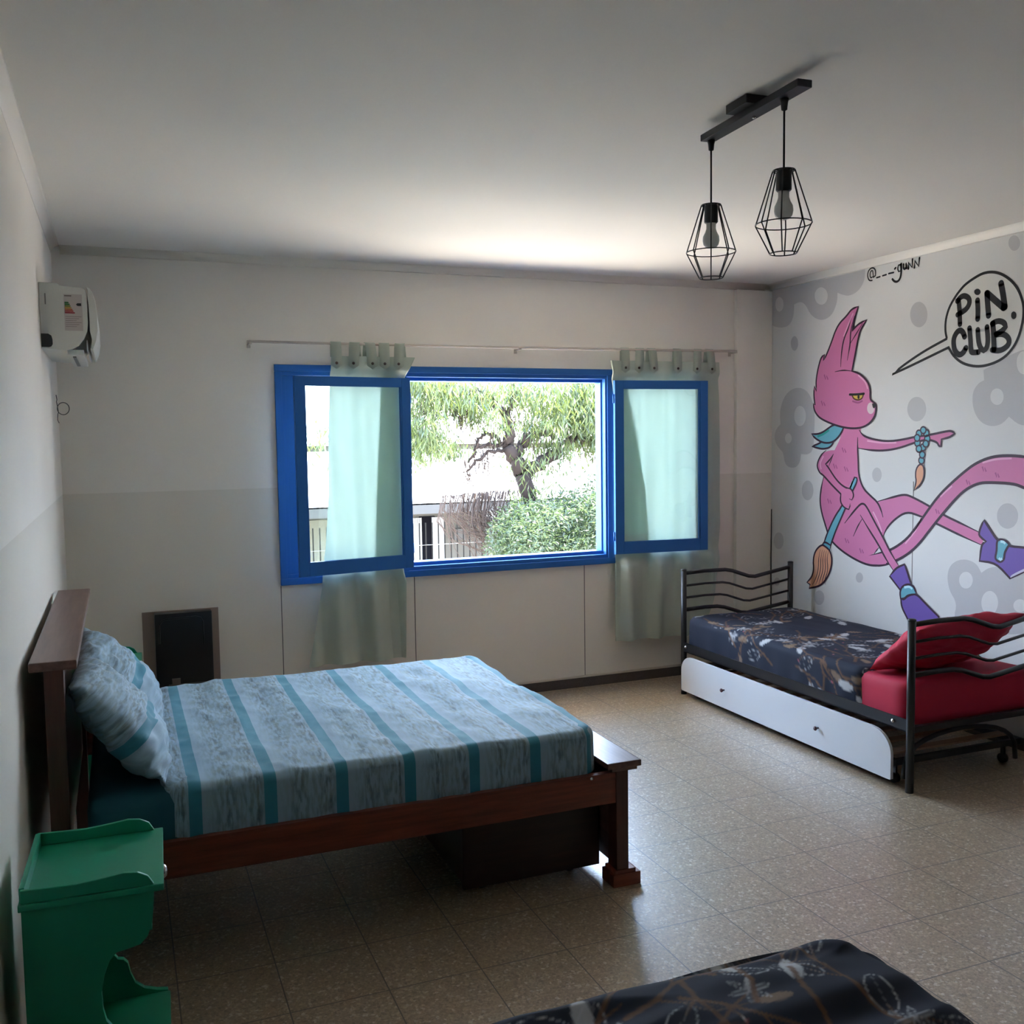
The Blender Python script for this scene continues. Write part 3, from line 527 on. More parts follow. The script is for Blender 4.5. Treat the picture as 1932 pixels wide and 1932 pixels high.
('blue_brush',15,'c','ink',0.013,[[-0.584,0.936],[-0.526,0.896],[-0.497,0.833],[-0.505,0.755],[-0.484,0.702],[-0.436,0.661],[-0.469,0.65],[-0.457,0.623],[-0.574,0.654],[-0.645,0.722],[-0.68,0.795],[-0.686,0.854],[-0.664,0.905],[-0.621,0.925]]),
('blue_brush',15,'s','ink',0.007,[[-0.57,0.9],[-0.553,0.84],[-0.552,0.76],[-0.521,0.687],[-0.492,0.653]]),
('blue_brush',15,'s','ink',0.007,[[-0.591,0.9],[-0.574,0.842],[-0.576,0.763],[-0.545,0.69],[-0.525,0.657]]),
('blue_brush',15,'s','ink',0.007,[[-0.611,0.899],[-0.594,0.844],[-0.601,0.766],[-0.569,0.693],[-0.557,0.662]]),
('blue_brush',15,'s','ink',0.007,[[-0.631,0.898],[-0.615,0.846],[-0.626,0.769],[-0.592,0.696],[-0.59,0.666]]),
('blue_brush',15,'s','ink',0.007,[[-0.651,0.897],[-0.635,0.848],[-0.65,0.772],[-0.615,0.699],[-0.622,0.67]]),
('folded_arm',16,'f','pink',0,[[-0.811,1.322],[-0.861,1.317],[-0.883,1.278],[-0.862,1.249],[-0.853,1.211],[-0.838,1.191],[-0.799,1.2],[-0.764,1.235],[-0.777,1.287]]),
('folded_arm',17,'s','ink',0.01,[[-0.818,1.322],[-0.865,1.319],[-0.886,1.278],[-0.866,1.249],[-0.843,1.256]]),
('folded_arm',17,'s','ink',0.01,[[-0.853,1.225],[-0.84,1.187],[-0.793,1.198],[-0.758,1.234],[-0.766,1.282]]),
('neck_scarf',11,'f','cyan',0,[[-0.703,1.637],[-0.661,1.584],[-0.59,1.573],[-0.532,1.579],[-0.475,1.592],[-0.516,1.601],[-0.568,1.618],[-0.589,1.633]]),
('neck_scarf',12,'c','ink',0.013,[[-0.703,1.637],[-0.661,1.584],[-0.59,1.573],[-0.532,1.579],[-0.475,1.592],[-0.516,1.601],[-0.568,1.618],[-0.589,1.633]]),
('neck_scarf',13,'f','cyan',0,[[-0.687,1.732],[-0.645,1.714],[-0.588,1.686],[-0.53,1.672],[-0.471,1.674],[-0.509,1.643],[-0.589,1.613],[-0.675,1.615],[-0.737,1.651],[-0.78,1.702],[-0.784,1.735]]),
('neck_scarf',14,'c','ink',0.013,[[-0.687,1.732],[-0.645,1.714],[-0.588,1.686],[-0.53,1.672],[-0.471,1.674],[-0.509,1.643],[-0.589,1.613],[-0.675,1.615],[-0.737,1.651],[-0.78,1.702],[-0.784,1.735]]),
('neck_scarf',15,'s','teal2',0.015,[[-0.645,1.699],[-0.588,1.671],[-0.53,1.657]]),
('head',16,'f','pink',0,[[-0.855,2.068],[-0.878,2.156],[-0.908,2.271],[-0.927,2.319],[-0.98,2.375],[-0.907,2.358],[-0.851,2.321],[-0.864,2.358],[-0.877,2.402],[-0.905,2.466],[-0.846,2.459],[-0.8,2.42],[-0.733,2.382],[-0.692,2.331],[-0.665,2.277],[-0.617,2.196],[-0.585,2.156],[-0.593,2.196],[-0.56,2.177],[-0.539,2.131],[-0.52,2.07],[-0.511,2.012],[-0.518,1.959],[-0.495,1.992],[-0.49,1.936],[-0.503,1.867],[-0.488,1.878],[-0.494,1.838],[-0.521,1.803],[-0.565,1.773],[-0.673,1.737],[-0.771,1.715],[-0.865,1.704],[-0.957,1.709],[-1.021,1.735],[-1.06,1.774],[-1.072,1.81],[-1.071,1.85],[-1.05,1.864],[-1.024,1.879],[-1.018,1.902],[-1.021,1.938],[-1.004,1.984],[-0.964,2.022],[-0.912,2.053]]),
('head',17,'c','ink',0.013,[[-0.855,2.068],[-0.878,2.156],[-0.908,2.271],[-0.927,2.319],[-0.98,2.375],[-0.907,2.358],[-0.851,2.321],[-0.864,2.358],[-0.877,2.402],[-0.905,2.466],[-0.846,2.459],[-0.8,2.42],[-0.733,2.382],[-0.692,2.331],[-0.665,2.277],[-0.617,2.196],[-0.585,2.156],[-0.593,2.196],[-0.56,2.177],[-0.539,2.131],[-0.52,2.07],[-0.511,2.012],[-0.518,1.959],[-0.495,1.992],[-0.49,1.936],[-0.503,1.867],[-0.488,1.878],[-0.494,1.838],[-0.521,1.803],[-0.565,1.773],[-0.673,1.737],[-0.771,1.715],[-0.865,1.704],[-0.957,1.709],[-1.021,1.735],[-1.06,1.774],[-1.072,1.81],[-1.071,1.85],[-1.05,1.864],[-1.024,1.879],[-1.018,1.902],[-1.021,1.938],[-1.004,1.984],[-0.964,2.022],[-0.912,2.053]]),
('head',18,'s','ink',0.011,[[-0.696,2.075],[-0.778,2.08],[-0.855,2.068]]),
('head',18,'s','ink',0.011,[[-0.751,2.101],[-0.755,2.185],[-0.775,2.276],[-0.821,2.344],[-0.847,2.415]]),
('head',18,'s','ink',0.011,[[-0.811,2.138],[-0.828,2.206],[-0.836,2.242],[-0.839,2.324],[-0.873,2.412]]),
('head',18,'s','ink',0.011,[[-0.836,2.242],[-0.888,2.296],[-0.946,2.358]]),
('head',18,'f','pale',0,[[-1.058,1.826],[-1.057,1.816],[-1.054,1.807],[-1.048,1.8],[-1.04,1.794],[-1.032,1.792],[-1.023,1.792],[-1.014,1.795],[-1.006,1.801],[-1.0,1.809],[-0.996,1.818],[-0.995,1.829],[-0.996,1.839],[-1.0,1.848],[-1.005,1.856],[-1.013,1.861],[-1.021,1.863],[-1.03,1.863],[-1.039,1.86],[-1.047,1.854],[-1.053,1.846],[-1.057,1.837]]),
('head',19,'f','black',0,[[-1.037,1.856],[-1.071,1.856],[-1.069,1.839],[-1.057,1.825],[-1.044,1.831]]),
('head',18,'f','yellow',0,[[-0.859,1.916],[-0.961,1.915],[-0.951,1.891],[-0.915,1.881],[-0.875,1.892]]),
('head',20,'s','brown',0.01,[[-0.859,1.916],[-0.875,1.892],[-0.915,1.881],[-0.951,1.891],[-0.961,1.915]]),
('head',20,'s','black',0.015,[[-0.838,1.921],[-0.901,1.918],[-0.966,1.92]]),
('head',21,'f','black',0,[[-0.929,1.901],[-0.927,1.893],[-0.922,1.889],[-0.916,1.889],[-0.91,1.894],[-0.908,1.902],[-0.91,1.91],[-0.915,1.915],[-0.922,1.915],[-0.927,1.909]]),
('head',18,'s','mauve',0.012,[[-0.862,1.879],[-0.915,1.863],[-0.954,1.877]]),
('braid_bracelet',10,'f','cyan',0,[[-1.443,1.667],[-1.44,1.656],[-1.433,1.649],[-1.422,1.646],[-1.411,1.649],[-1.403,1.657],[-1.4,1.667],[-1.403,1.677],[-1.411,1.685],[-1.421,1.687],[-1.432,1.684],[-1.44,1.677]]),
('braid_bracelet',11,'c','ink',0.009,[[-1.443,1.667],[-1.44,1.656],[-1.433,1.649],[-1.422,1.646],[-1.411,1.649],[-1.403,1.657],[-1.4,1.667],[-1.403,1.677],[-1.411,1.685],[-1.421,1.687],[-1.432,1.684],[-1.44,1.677]]),
('braid_bracelet',12,'f','cyan',0,[[-1.476,1.686],[-1.473,1.676],[-1.466,1.668],[-1.455,1.666],[-1.444,1.668],[-1.437,1.676],[-1.433,1.686],[-1.436,1.696],[-1.444,1.704],[-1.454,1.706],[-1.465,1.703],[-1.473,1.696]]),
('braid_bracelet',13,'c','ink',0.009,[[-1.476,1.686],[-1.473,1.676],[-1.466,1.668],[-1.455,1.666],[-1.444,1.668],[-1.437,1.676],[-1.433,1.686],[-1.436,1.696],[-1.444,1.704],[-1.454,1.706],[-1.465,1.703],[-1.473,1.696]]),
('braid_bracelet',10,'f','cyan',0,[[-1.498,1.669],[-1.495,1.658],[-1.488,1.651],[-1.478,1.649],[-1.467,1.651],[-1.459,1.659],[-1.456,1.669],[-1.459,1.679],[-1.466,1.686],[-1.477,1.689],[-1.487,1.686],[-1.495,1.679]]),
('braid_bracelet',11,'c','ink',0.009,[[-1.498,1.669],[-1.495,1.658],[-1.488,1.651],[-1.478,1.649],[-1.467,1.651],[-1.459,1.659],[-1.456,1.669],[-1.459,1.679],[-1.466,1.686],[-1.477,1.689],[-1.487,1.686],[-1.495,1.679]]),
('braid_bracelet',12,'f','cyan',0,[[-1.43,1.641],[-1.427,1.631],[-1.42,1.624],[-1.409,1.621],[-1.398,1.624],[-1.39,1.631],[-1.387,1.642],[-1.39,1.652],[-1.398,1.659],[-1.408,1.662],[-1.419,1.659],[-1.427,1.651]]),
('braid_bracelet',13,'c','ink',0.009,[[-1.43,1.641],[-1.427,1.631],[-1.42,1.624],[-1.409,1.621],[-1.398,1.624],[-1.39,1.631],[-1.387,1.642],[-1.39,1.652],[-1.398,1.659],[-1.408,1.662],[-1.419,1.659],[-1.427,1.651]]),
('braid_bracelet',10,'f','cyan',0,[[-1.433,1.612],[-1.43,1.601],[-1.423,1.594],[-1.412,1.591],[-1.401,1.594],[-1.393,1.601],[-1.39,1.612],[-1.393,1.622],[-1.401,1.629],[-1.411,1.632],[-1.422,1.629],[-1.43,1.622]]),
('braid_bracelet',11,'c','ink',0.009,[[-1.433,1.612],[-1.43,1.601],[-1.423,1.594],[-1.412,1.591],[-1.401,1.594],[-1.393,1.601],[-1.39,1.612],[-1.393,1.622],[-1.401,1.629],[-1.411,1.632],[-1.422,1.629],[-1.43,1.622]]),
('braid_bracelet',12,'f','cyan',0,[[-1.445,1.578],[-1.442,1.567],[-1.435,1.56],[-1.424,1.557],[-1.413,1.56],[-1.405,1.567],[-1.402,1.577],[-1.405,1.588],[-1.413,1.595],[-1.423,1.598],[-1.434,1.595],[-1.442,1.588]]),
('braid_bracelet',13,'c','ink',0.009,[[-1.445,1.578],[-1.442,1.567],[-1.435,1.56],[-1.424,1.557],[-1.413,1.56],[-1.405,1.567],[-1.402,1.577],[-1.405,1.588],[-1.413,1.595],[-1.423,1.598],[-1.434,1.595],[-1.442,1.588]]),
('braid_bracelet',10,'f','cyan',0,[[-1.506,1.637],[-1.504,1.626],[-1.496,1.619],[-1.486,1.616],[-1.475,1.619],[-1.468,1.627],[-1.465,1.637],[-1.467,1.647],[-1.475,1.654],[-1.485,1.657],[-1.496,1.654],[-1.503,1.647]]),
('braid_bracelet',11,'c','ink',0.009,[[-1.506,1.637],[-1.504,1.626],[-1.496,1.619],[-1.486,1.616],[-1.475,1.619],[-1.468,1.627],[-1.465,1.637],[-1.467,1.647],[-1.475,1.654],[-1.485,1.657],[-1.496,1.654],[-1.503,1.647]]),
('braid_bracelet',12,'f','cyan',0,[[-1.496,1.607],[-1.493,1.597],[-1.486,1.59],[-1.476,1.587],[-1.465,1.59],[-1.457,1.597],[-1.454,1.607],[-1.457,1.617],[-1.464,1.625],[-1.475,1.627],[-1.485,1.625],[-1.493,1.617]]),
('braid_bracelet',13,'c','ink',0.009,[[-1.496,1.607],[-1.493,1.597],[-1.486,1.59],[-1.476,1.587],[-1.465,1.59],[-1.457,1.597],[-1.454,1.607],[-1.457,1.617],[-1.464,1.625],[-1.475,1.627],[-1.485,1.625],[-1.493,1.617]]),
('braid_bracelet',10,'f','cyan',0,[[-1.476,1.586],[-1.473,1.576],[-1.466,1.569],[-1.455,1.566],[-1.444,1.568],[-1.437,1.576],[-1.433,1.586],[-1.436,1.596],[-1.444,1.604],[-1.454,1.606],[-1.465,1.604],[-1.473,1.596]]),
('braid_bracelet',11,'c','ink',0.009,[[-1.476,1.586],[-1.473,1.576],[-1.466,1.569],[-1.455,1.566],[-1.444,1.568],[-1.437,1.576],[-1.433,1.586],[-1.436,1.596],[-1.444,1.604],[-1.454,1.606],[-1.465,1.604],[-1.473,1.596]]),
('braid_bracelet',12,'f','cyan',0,[[-1.471,1.544],[-1.468,1.534],[-1.461,1.526],[-1.45,1.523],[-1.44,1.526],[-1.432,1.533],[-1.429,1.543],[-1.431,1.554],[-1.439,1.561],[-1.45,1.564],[-1.46,1.561],[-1.468,1.554]]),
('braid_bracelet',13,'c','ink',0.009,[[-1.471,1.544],[-1.468,1.534],[-1.461,1.526],[-1.45,1.523],[-1.44,1.526],[-1.432,1.533],[-1.429,1.543],[-1.431,1.554],[-1.439,1.561],[-1.45,1.564],[-1.46,1.561],[-1.468,1.554]]),
('braid_bracelet',10,'f','cyan',0,[[-1.465,1.51],[-1.463,1.5],[-1.455,1.492],[-1.445,1.489],[-1.434,1.492],[-1.426,1.499],[-1.423,1.509],[-1.425,1.52],[-1.433,1.527],[-1.444,1.53],[-1.454,1.527],[-1.462,1.52]]),
('braid_bracelet',11,'c','ink',0.009,[[-1.465,1.51],[-1.463,1.5],[-1.455,1.492],[-1.445,1.489],[-1.434,1.492],[-1.426,1.499],[-1.423,1.509],[-1.425,1.52],[-1.433,1.527],[-1.444,1.53],[-1.454,1.527],[-1.462,1.52]]),
('braid_bracelet',14,'f','orange',0,[[-1.429,1.488],[-1.404,1.458],[-1.401,1.415],[-1.409,1.389],[-1.393,1.333],[-1.436,1.364],[-1.466,1.408],[-1.467,1.459],[-1.454,1.486]]),
('braid_bracelet',15,'c','ink',0.01,[[-1.429,1.488],[-1.404,1.458],[-1.401,1.415],[-1.409,1.389],[-1.393,1.333],[-1.436,1.364],[-1.466,1.408],[-1.467,1.459],[-1.454,1.486]]),
('boot#1',12,'f','purple',0,[[-1.206,0.8],[-1.259,0.858],[-1.324,0.886],[-1.348,0.846],[-1.379,0.771],[-1.292,0.729]]),
('boot#1',13,'c','ink',0.013,[[-1.206,0.8],[-1.259,0.858],[-1.324,0.886],[-1.348,0.846],[-1.379,0.771],[-1.292,0.729]]),
('boot#1',12,'f','purple',0,[[-1.301,0.677],[-1.322,0.671],[-1.357,0.702],[-1.42,0.725],[-1.494,0.675],[-1.596,0.612],[-1.568,0.541],[-1.499,0.468],[-1.419,0.48],[-1.348,0.573],[-1.306,0.628]]),
('boot#1',13,'c','ink',0.013,[[-1.301,0.677],[-1.322,0.671],[-1.357,0.702],[-1.42,0.725],[-1.494,0.675],[-1.596,0.612],[-1.568,0.541],[-1.499,0.468],[-1.419,0.48],[-1.348,0.573],[-1.306,0.628]]),
('boot#1',14,'f','cyan',0,[[-1.292,0.715],[-1.309,0.751],[-1.361,0.774],[-1.404,0.762],[-1.422,0.72],[-1.357,0.705],[-1.328,0.678],[-1.299,0.676]]),
('boot#1',15,'c','ink',0.013,[[-1.292,0.715],[-1.309,0.751],[-1.361,0.774],[-1.404,0.762],[-1.422,0.72],[-1.357,0.705],[-1.328,0.678],[-1.299,0.676]]),
('boot#2',12,'f','purple',0,[[-1.866,1.125],[-1.879,1.162],[-1.897,1.192],[-1.939,1.144],[-1.986,1.088],[-2.062,1.066],[-2.149,1.069],[-2.221,1.065],[-2.275,1.016],[-2.224,0.976],[-2.153,0.942],[-2.071,0.897],[-1.981,0.968],[-1.873,0.967],[-1.884,1.063],[-1.914,1.077],[-1.867,1.104]]),
('boot#2',13,'c','ink',0.013,[[-1.866,1.125],[-1.879,1.162],[-1.897,1.192],[-1.939,1.144],[-1.986,1.088],[-2.062,1.066],[-2.149,1.069],[-2.221,1.065],[-2.275,1.016],[-2.224,0.976],[-2.153,0.942],[-2.071,0.897],[-1.981,0.968],[-1.873,0.967],[-1.884,1.063],[-1.914,1.077],[-1.867,1.104]]),
('boot#2',14,'f','sole',0,[[-2.074,0.913],[-2.153,0.957],[-2.223,0.991],[-2.224,0.978],[-2.153,0.943],[-2.074,0.9]]),
('boot#2',14,'f','cyan',0,[[-1.983,1.081],[-1.993,1.096],[-2.022,1.099],[-2.051,1.088],[-2.061,1.073],[-2.044,1.048],[-2.033,1.024],[-2.032,0.993],[-2.008,0.975],[-1.983,0.984],[-1.975,0.998],[-1.984,1.033]]),
('boot#2',15,'c','ink',0.013,[[-1.983,1.081],[-1.993,1.096],[-2.022,1.099],[-2.051,1.088],[-2.061,1.073],[-2.044,1.048],[-2.033,1.024],[-2.032,0.993],[-2.008,0.975],[-1.983,0.984],[-1.975,0.998],[-1.984,1.033]]),
('torso',7,'s','mauve',0.01,[[-0.635,1.245],[-0.65,1.215],[-0.658,1.238],[-0.672,1.214]]),
('torso',7,'s','mauve',0.01,[[-0.807,0.998],[-0.821,0.969],[-0.829,0.992],[-0.843,0.969]]),
('head',22,'s','mauve',0.01,[[-0.568,1.892],[-0.583,1.86],[-0.591,1.883],[-0.606,1.858]]),
('head',22,'s','mauve',0.01,[[-0.594,2.063],[-0.609,2.031],[-0.617,2.054],[-0.632,2.028]]),
('torso',7,'s','mauve',0.01,[[-0.688,1.478],[-0.703,1.447],[-0.711,1.47],[-0.725,1.446]]),
('torso',7,'s','mauve',0.01,[[-0.77,1.583],[-0.784,1.553],[-0.792,1.575],[-0.806,1.551]]),
('tail',5,'s','mauve',0.01,[[-1.77,1.408],[-1.781,1.382],[-1.786,1.402],[-1.797,1.381]]),
('tail',5,'s','mauve',0.01,[[-1.556,1.233],[-1.567,1.207],[-1.573,1.227],[-1.584,1.206]]),
('tail',5,'s','mauve',0.01,[[-1.876,1.483],[-1.886,1.458],[-1.892,1.477],[-1.902,1.456]]),
('tail',5,'s','mauve',0.01,[[-1.962,1.453],[-1.972,1.429],[-1.977,1.447],[-1.987,1.427]]),
('torso',7,'s','mauve',0.01,[[-0.942,0.945],[-0.955,0.916],[-0.963,0.94],[-0.976,0.917]]),
('torso',7,'s','mauve',0.01,[[-0.792,1.461],[-0.807,1.431],[-0.814,1.454],[-0.828,1.43]]),
('pointing_arm',9,'s','lightpink',0.01,[[-0.997,1.626],[-1.123,1.612],[-1.244,1.614]]),
('tail',5,'s','lightpink',0.01,[[-1.588,1.304],[-1.63,1.339],[-1.671,1.369]]),
('tail',5,'s','lightpink',0.01,[[-1.877,1.504],[-1.962,1.525],[-2.063,1.53]]),
('head',18,'s','lightpink',0.01,[[-0.912,2.039],[-0.978,1.994],[-0.998,1.948]]),
('head',18,'s','lightpink',0.01,[[-0.775,2.294],[-0.821,2.372],[-0.86,2.431]]),
('tail',5,'s','lightpink',0.01,[[-1.449,1.177],[-1.417,1.106],[-1.327,1.011]]),
('folded_arm',12,'s','lightpink',0.01,[[-0.591,1.526],[-0.555,1.477],[-0.57,1.439]]),
('front_leg',9,'s','lightpink',0.01,[[-1.056,1.186],[-1.108,1.117],[-1.134,1.065]]),
('boot#1',16,'s','palecyan',0.014,[[-1.327,0.747],[-1.367,0.759],[-1.391,0.747]]),
('boot#2',16,'s','palecyan',0.014,[[-2.007,1.086],[-2.025,1.087],[-2.038,1.078]]),
('boot#2',16,'s','palecyan',0.014,[[-1.999,0.997],[-2.009,0.989],[-2.02,0.997]]),
('blue_brush',12,'s','palecyan',0.014,[[-0.877,1.376],[-0.851,1.333],[-0.838,1.304]]),
('speech_bubble',2,'f','bubble',0,[[-1.612,2.204],[-1.602,2.241],[-1.603,2.3],[-1.62,2.352],[-1.64,2.386],[-1.67,2.422],[-1.699,2.45],[-1.738,2.48],[-1.808,2.508],[-1.86,2.521],[-1.92,2.517],[-1.978,2.495],[-2.037,2.452],[-2.078,2.402],[-2.103,2.348],[-2.113,2.307],[-2.114,2.273],[-2.11,2.237],[-2.096,2.181],[-2.078,2.14],[-2.054,2.104],[-2.007,2.061],[-1.941,2.035],[-1.865,2.023],[-1.794,2.029],[-1.722,2.052],[-1.666,2.093],[-1.637,2.132],[-1.625,2.151],[-1.629,2.146],[-1.505,2.11],[-1.34,2.062],[-1.2,2.024],[-1.293,2.074],[-1.45,2.142],[-1.615,2.196]]),
('speech_bubble',3,'c','black',0.015,[[-1.612,2.204],[-1.602,2.241],[-1.603,2.3],[-1.62,2.352],[-1.64,2.386],[-1.67,2.422],[-1.699,2.45],[-1.738,2.48],[-1.808,2.508],[-1.86,2.521],[-1.92,2.517],[-1.978,2.495],[-2.037,2.452],[-2.078,2.402],[-2.103,2.348],[-2.113,2.307],[-2.114,2.273],[-2.11,2.237],[-2.096,2.181],[-2.078,2.14],[-2.054,2.104],[-2.007,2.061],[-1.941,2.035],[-1.865,2.023],[-1.794,2.029],[-1.722,2.052],[-1.666,2.093],[-1.637,2.132],[-1.625,2.151],[-1.629,2.146],[-1.505,2.11],[-1.34,2.062],[-1.2,2.024],[-1.293,2.074],[-1.45,2.142],[-1.615,2.196]]),
('lettering',5,'s','black',0.030959999999999998,[[-1.693,2.397],[-1.701,2.342],[-1.705,2.266]]),
('lettering',5,'s','black',0.030959999999999998,[[-1.684,2.395],[-1.704,2.413],[-1.731,2.419],[-1.763,2.402],[-1.77,2.372],[-1.746,2.34],[-1.688,2.32]]),
('lettering',5,'s','black',0.03268,[[-1.821,2.38],[-1.826,2.326],[-1.825,2.281]]),
('lettering',5,'s','black',0.0344,[[-1.896,2.29],[-1.888,2.353],[-1.882,2.41]]),
('lettering',5,'s','black',0.03612,[[-1.884,2.409],[-1.932,2.368],[-1.991,2.319]]),
('lettering',5,'s','black',0.03612,[[-1.998,2.322],[-1.985,2.392],[-1.971,2.448]]),
('lettering',5,'s','black',0.03268,[[-1.739,2.194],[-1.725,2.224],[-1.704,2.234],[-1.681,2.222],[-1.661,2.188],[-1.667,2.136],[-1.684,2.109],[-1.71,2.096],[-1.734,2.109],[-1.749,2.132]]),
('lettering',5,'s','black',0.030959999999999998,[[-1.771,2.237],[-1.78,2.172],[-1.783,2.111],[-1.795,2.102],[-1.834,2.102]]),
('lettering',5,'s','black',0.030959999999999998,[[-1.827,2.222],[-1.833,2.156],[-1.849,2.12],[-1.869,2.107],[-1.89,2.119],[-1.896,2.161],[-1.887,2.23]]),
('lettering',5,'s','black',0.03268,[[-1.925,2.243],[-1.932,2.175],[-1.936,2.105]]),
('lettering',5,'s','black',0.030959999999999998,[[-1.921,2.245],[-1.944,2.253],[-1.969,2.253],[-1.998,2.24],[-2.005,2.218],[-1.987,2.2],[-1.947,2.185]]),
('lettering',5,'s','black',0.030959999999999998,[[-1.948,2.183],[-1.979,2.185],[-2.012,2.173],[-2.032,2.147],[-2.026,2.121],[-1.989,2.1],[-1.956,2.098],[-1.924,2.106]]),
('lettering',5,'f','black',0,[[-1.841,2.422],[-1.839,2.415],[-1.833,2.41],[-1.825,2.408],[-1.815,2.409],[-1.806,2.414],[-1.8,2.421],[-1.797,2.429],[-1.799,2.436],[-1.805,2.441],[-1.814,2.443],[-1.824,2.442],[-1.833,2.437],[-1.839,2.43]]),
('lettering',5,'f','black',0,[[-2.071,2.27],[-2.07,2.262],[-2.066,2.255],[-2.059,2.252],[-2.051,2.253],[-2.044,2.258],[-2.039,2.265],[-2.038,2.274],[-2.039,2.283],[-2.044,2.289],[-2.05,2.292],[-2.058,2.291],[-2.065,2.286],[-2.07,2.279]]),
('signature',5,'s','black',0.008,[[-1.016,2.628],[-1.031,2.634],[-1.025,2.668],[-1.012,2.67],[-1.002,2.657],[-1.003,2.635],[-1.013,2.626]]),
('signature',5,'s','black',0.009,[[-1.031,2.627],[-1.049,2.635],[-1.051,2.664],[-1.035,2.684],[-1.009,2.687],[-0.986,2.671],[-0.98,2.642],[-0.995,2.612],[-1.021,2.61]]),
('signature',5,'s','black',0.01,[[-1.06,2.62],[-1.088,2.622]]),
('signature',5,'s','black',0.01,[[-1.11,2.624],[-1.14,2.626]]),
('signature',5,'s','black',0.01,[[-1.16,2.629],[-1.2,2.629]]),
('signature',5,'s','black',0.012,[[-1.209,2.649],[-1.216,2.654]]),
('signature',5,'s','black',0.01,[[-1.255,2.666],[-1.238,2.665],[-1.232,2.645],[-1.241,2.628],[-1.258,2.63],[-1.259,2.672]]),
('signature',5,'s','black',0.014,[[-1.259,2.669],[-1.262,2.619],[-1.254,2.585],[-1.233,2.569],[-1.208,2.574],[-1.191,2.591]]),
('signature',5,'s','black',0.012,[[-1.279,2.664],[-1.277,2.641],[-1.289,2.633],[-1.301,2.641],[-1.299,2.662]]),
('signature',5,'s','black',0.011,[[-1.299,2.665],[-1.303,2.635]]),
('signature',5,'s','black',0.013,[[-1.317,2.631],[-1.316,2.668],[-1.346,2.635],[-1.349,2.681]]),
('signature',5,'s','black',0.013,[[-1.364,2.63],[-1.366,2.67],[-1.397,2.632],[-1.402,2.679]])]
TREE_BRANCHES = [[0.2,0.15,[[6.01,7.0,0.11],
[5.95,7.0,0.41],
[5.75,7.0,0.73],
[5.62,7.0,1.17]]],[0.15,0.11,[[5.62,7.0,1.17],[5.52,7.0,1.38],[5.41,7.0,1.55]]],[0.11,0.06,[[5.41,7.0,1.55],[5.43,7.0,1.8],[5.36,7.0,2.03],[5.27,7.0,2.13]]],[0.05,0.03,[[5.27,7.0,2.13],[5.17,7.0,2.28],[4.95,7.0,2.38]]],[0.04,0.02,[[5.42,7.0,1.99],[5.46,7.0,2.19],[5.49,7.0,2.37],[5.53,7.0,2.5]]],[0.12,0.09,[[5.66,7.0,1.17],[5.93,7.0,1.35],[6.24,7.0,1.5],[6.39,7.0,1.67]]],[0.05,0.03,[[6.39,7.0,1.67],[6.62,7.0,1.66],[6.82,7.0,1.63],[6.92,7.0,1.42]]],[0.05,0.03,[[6.24,7.0,1.5],[6.33,7.0,1.71],[6.37,7.0,1.88]]],[0.06,0.04,[[5.55,7.0,1.34],[5.59,7.0,1.58],[5.67,7.0,1.75]]],[0.08,0.05,[[5.65,7.0,1.58],[5.78,7.0,1.73],[6.01,7.0,1.77],[6.14,7.0,1.68]]],[0.04,0.02,[[5.39,7.0,1.52],[5.12,7.0,1.5],[4.93,7.0,1.37],[4.79,7.0,1.24]]],[0.04,0.02,[[5.3,7.0,1.59],[5.12,7.0,1.6],[4.94,7.0,1.56],[4.83,7.0,1.39]]],[0.04,0.02,[[5.32,7.0,1.6],[5.23,7.0,1.71],[5.08,7.0,1.77],[4.97,7.0,1.68],[4.92,7.0,1.52],[4.81,7.0,1.36]]],[0.06,0.03,[[5.29,7.0,2.09],[5.02,7.0,2.21],[4.84,7.0,2.28],[4.7,7.0,2.38],[4.53,7.0,2.41],[4.39,7.0,2.36],[4.25,7.0,2.23],[4.23,7.0,2.03]]],[0.04,0.02,[[4.84,7.0,2.29],[4.77,7.0,2.19],[4.66,7.0,2.1],[4.62,7.0,2.0]]],[0.03,0.015,[[4.7,7.0,2.38],[4.77,7.0,2.31],[4.95,7.0,2.36]]]]
TREE_FOLIAGE = [[4.19,7.0,2.33,0.34,0.33,900,0],[4.1,7.0,1.9,0.31,0.33,800,1],[4.25,7.0,1.64,0.38,0.22,700,1],[4.57,7.0,2.25,0.31,0.21,500,0],[4.42,7.0,2.47,0.54,0.1,500,0],[4.87,7.0,2.11,0.28,0.18,300,0],[4.99,7.0,2.33,0.32,0.21,300,0],[5.18,7.0,1.89,0.24,0.19,160,0],[5.43,7.0,2.37,0.33,0.22,450,0],[5.84,7.0,2.3,0.37,0.27,700,0],[6.25,7.0,2.11,0.38,0.38,900,0],[6.68,7.0,2.11,0.39,0.46,1500,1],[6.59,7.0,2.41,0.52,0.26,1000,0],[6.76,7.0,1.72,0.31,0.27,600,1],[5.83,7.0,1.88,0.29,0.22,450,0],[6.08,7.0,1.58,0.25,0.17,300,1],[5.62,7.0,1.36,0.25,0.27,160,2],[6.07,7.0,1.27,0.3,0.23,110,2],[5.74,7.0,0.98,0.37,0.23,170,2],[4.02,7.0,1.46,0.22,0.18,140,1],[2.73,7.0,1.66,0.19,0.41,90,0],[6.89,7.0,2.42,0.27,0.47,500,0],[4.04,7.0,2.5,0.23,0.14,400,0],[3.45,7.0,2.32,0.44,0.35,260,0],[6.38,7.0,1.92,0.21,0.19,220,1],[4.99,7.0,2.07,0.16,0.22,140,0],[6.76,7.0,1.49,0.19,0.23,160,0],[4.59,7.0,1.56,0.17,0.13,90,1],[7.92,7.0,1.87,1.13,1.04,2500,1],[1.74,7.0,2.18,0.66,0.54,900,0]]
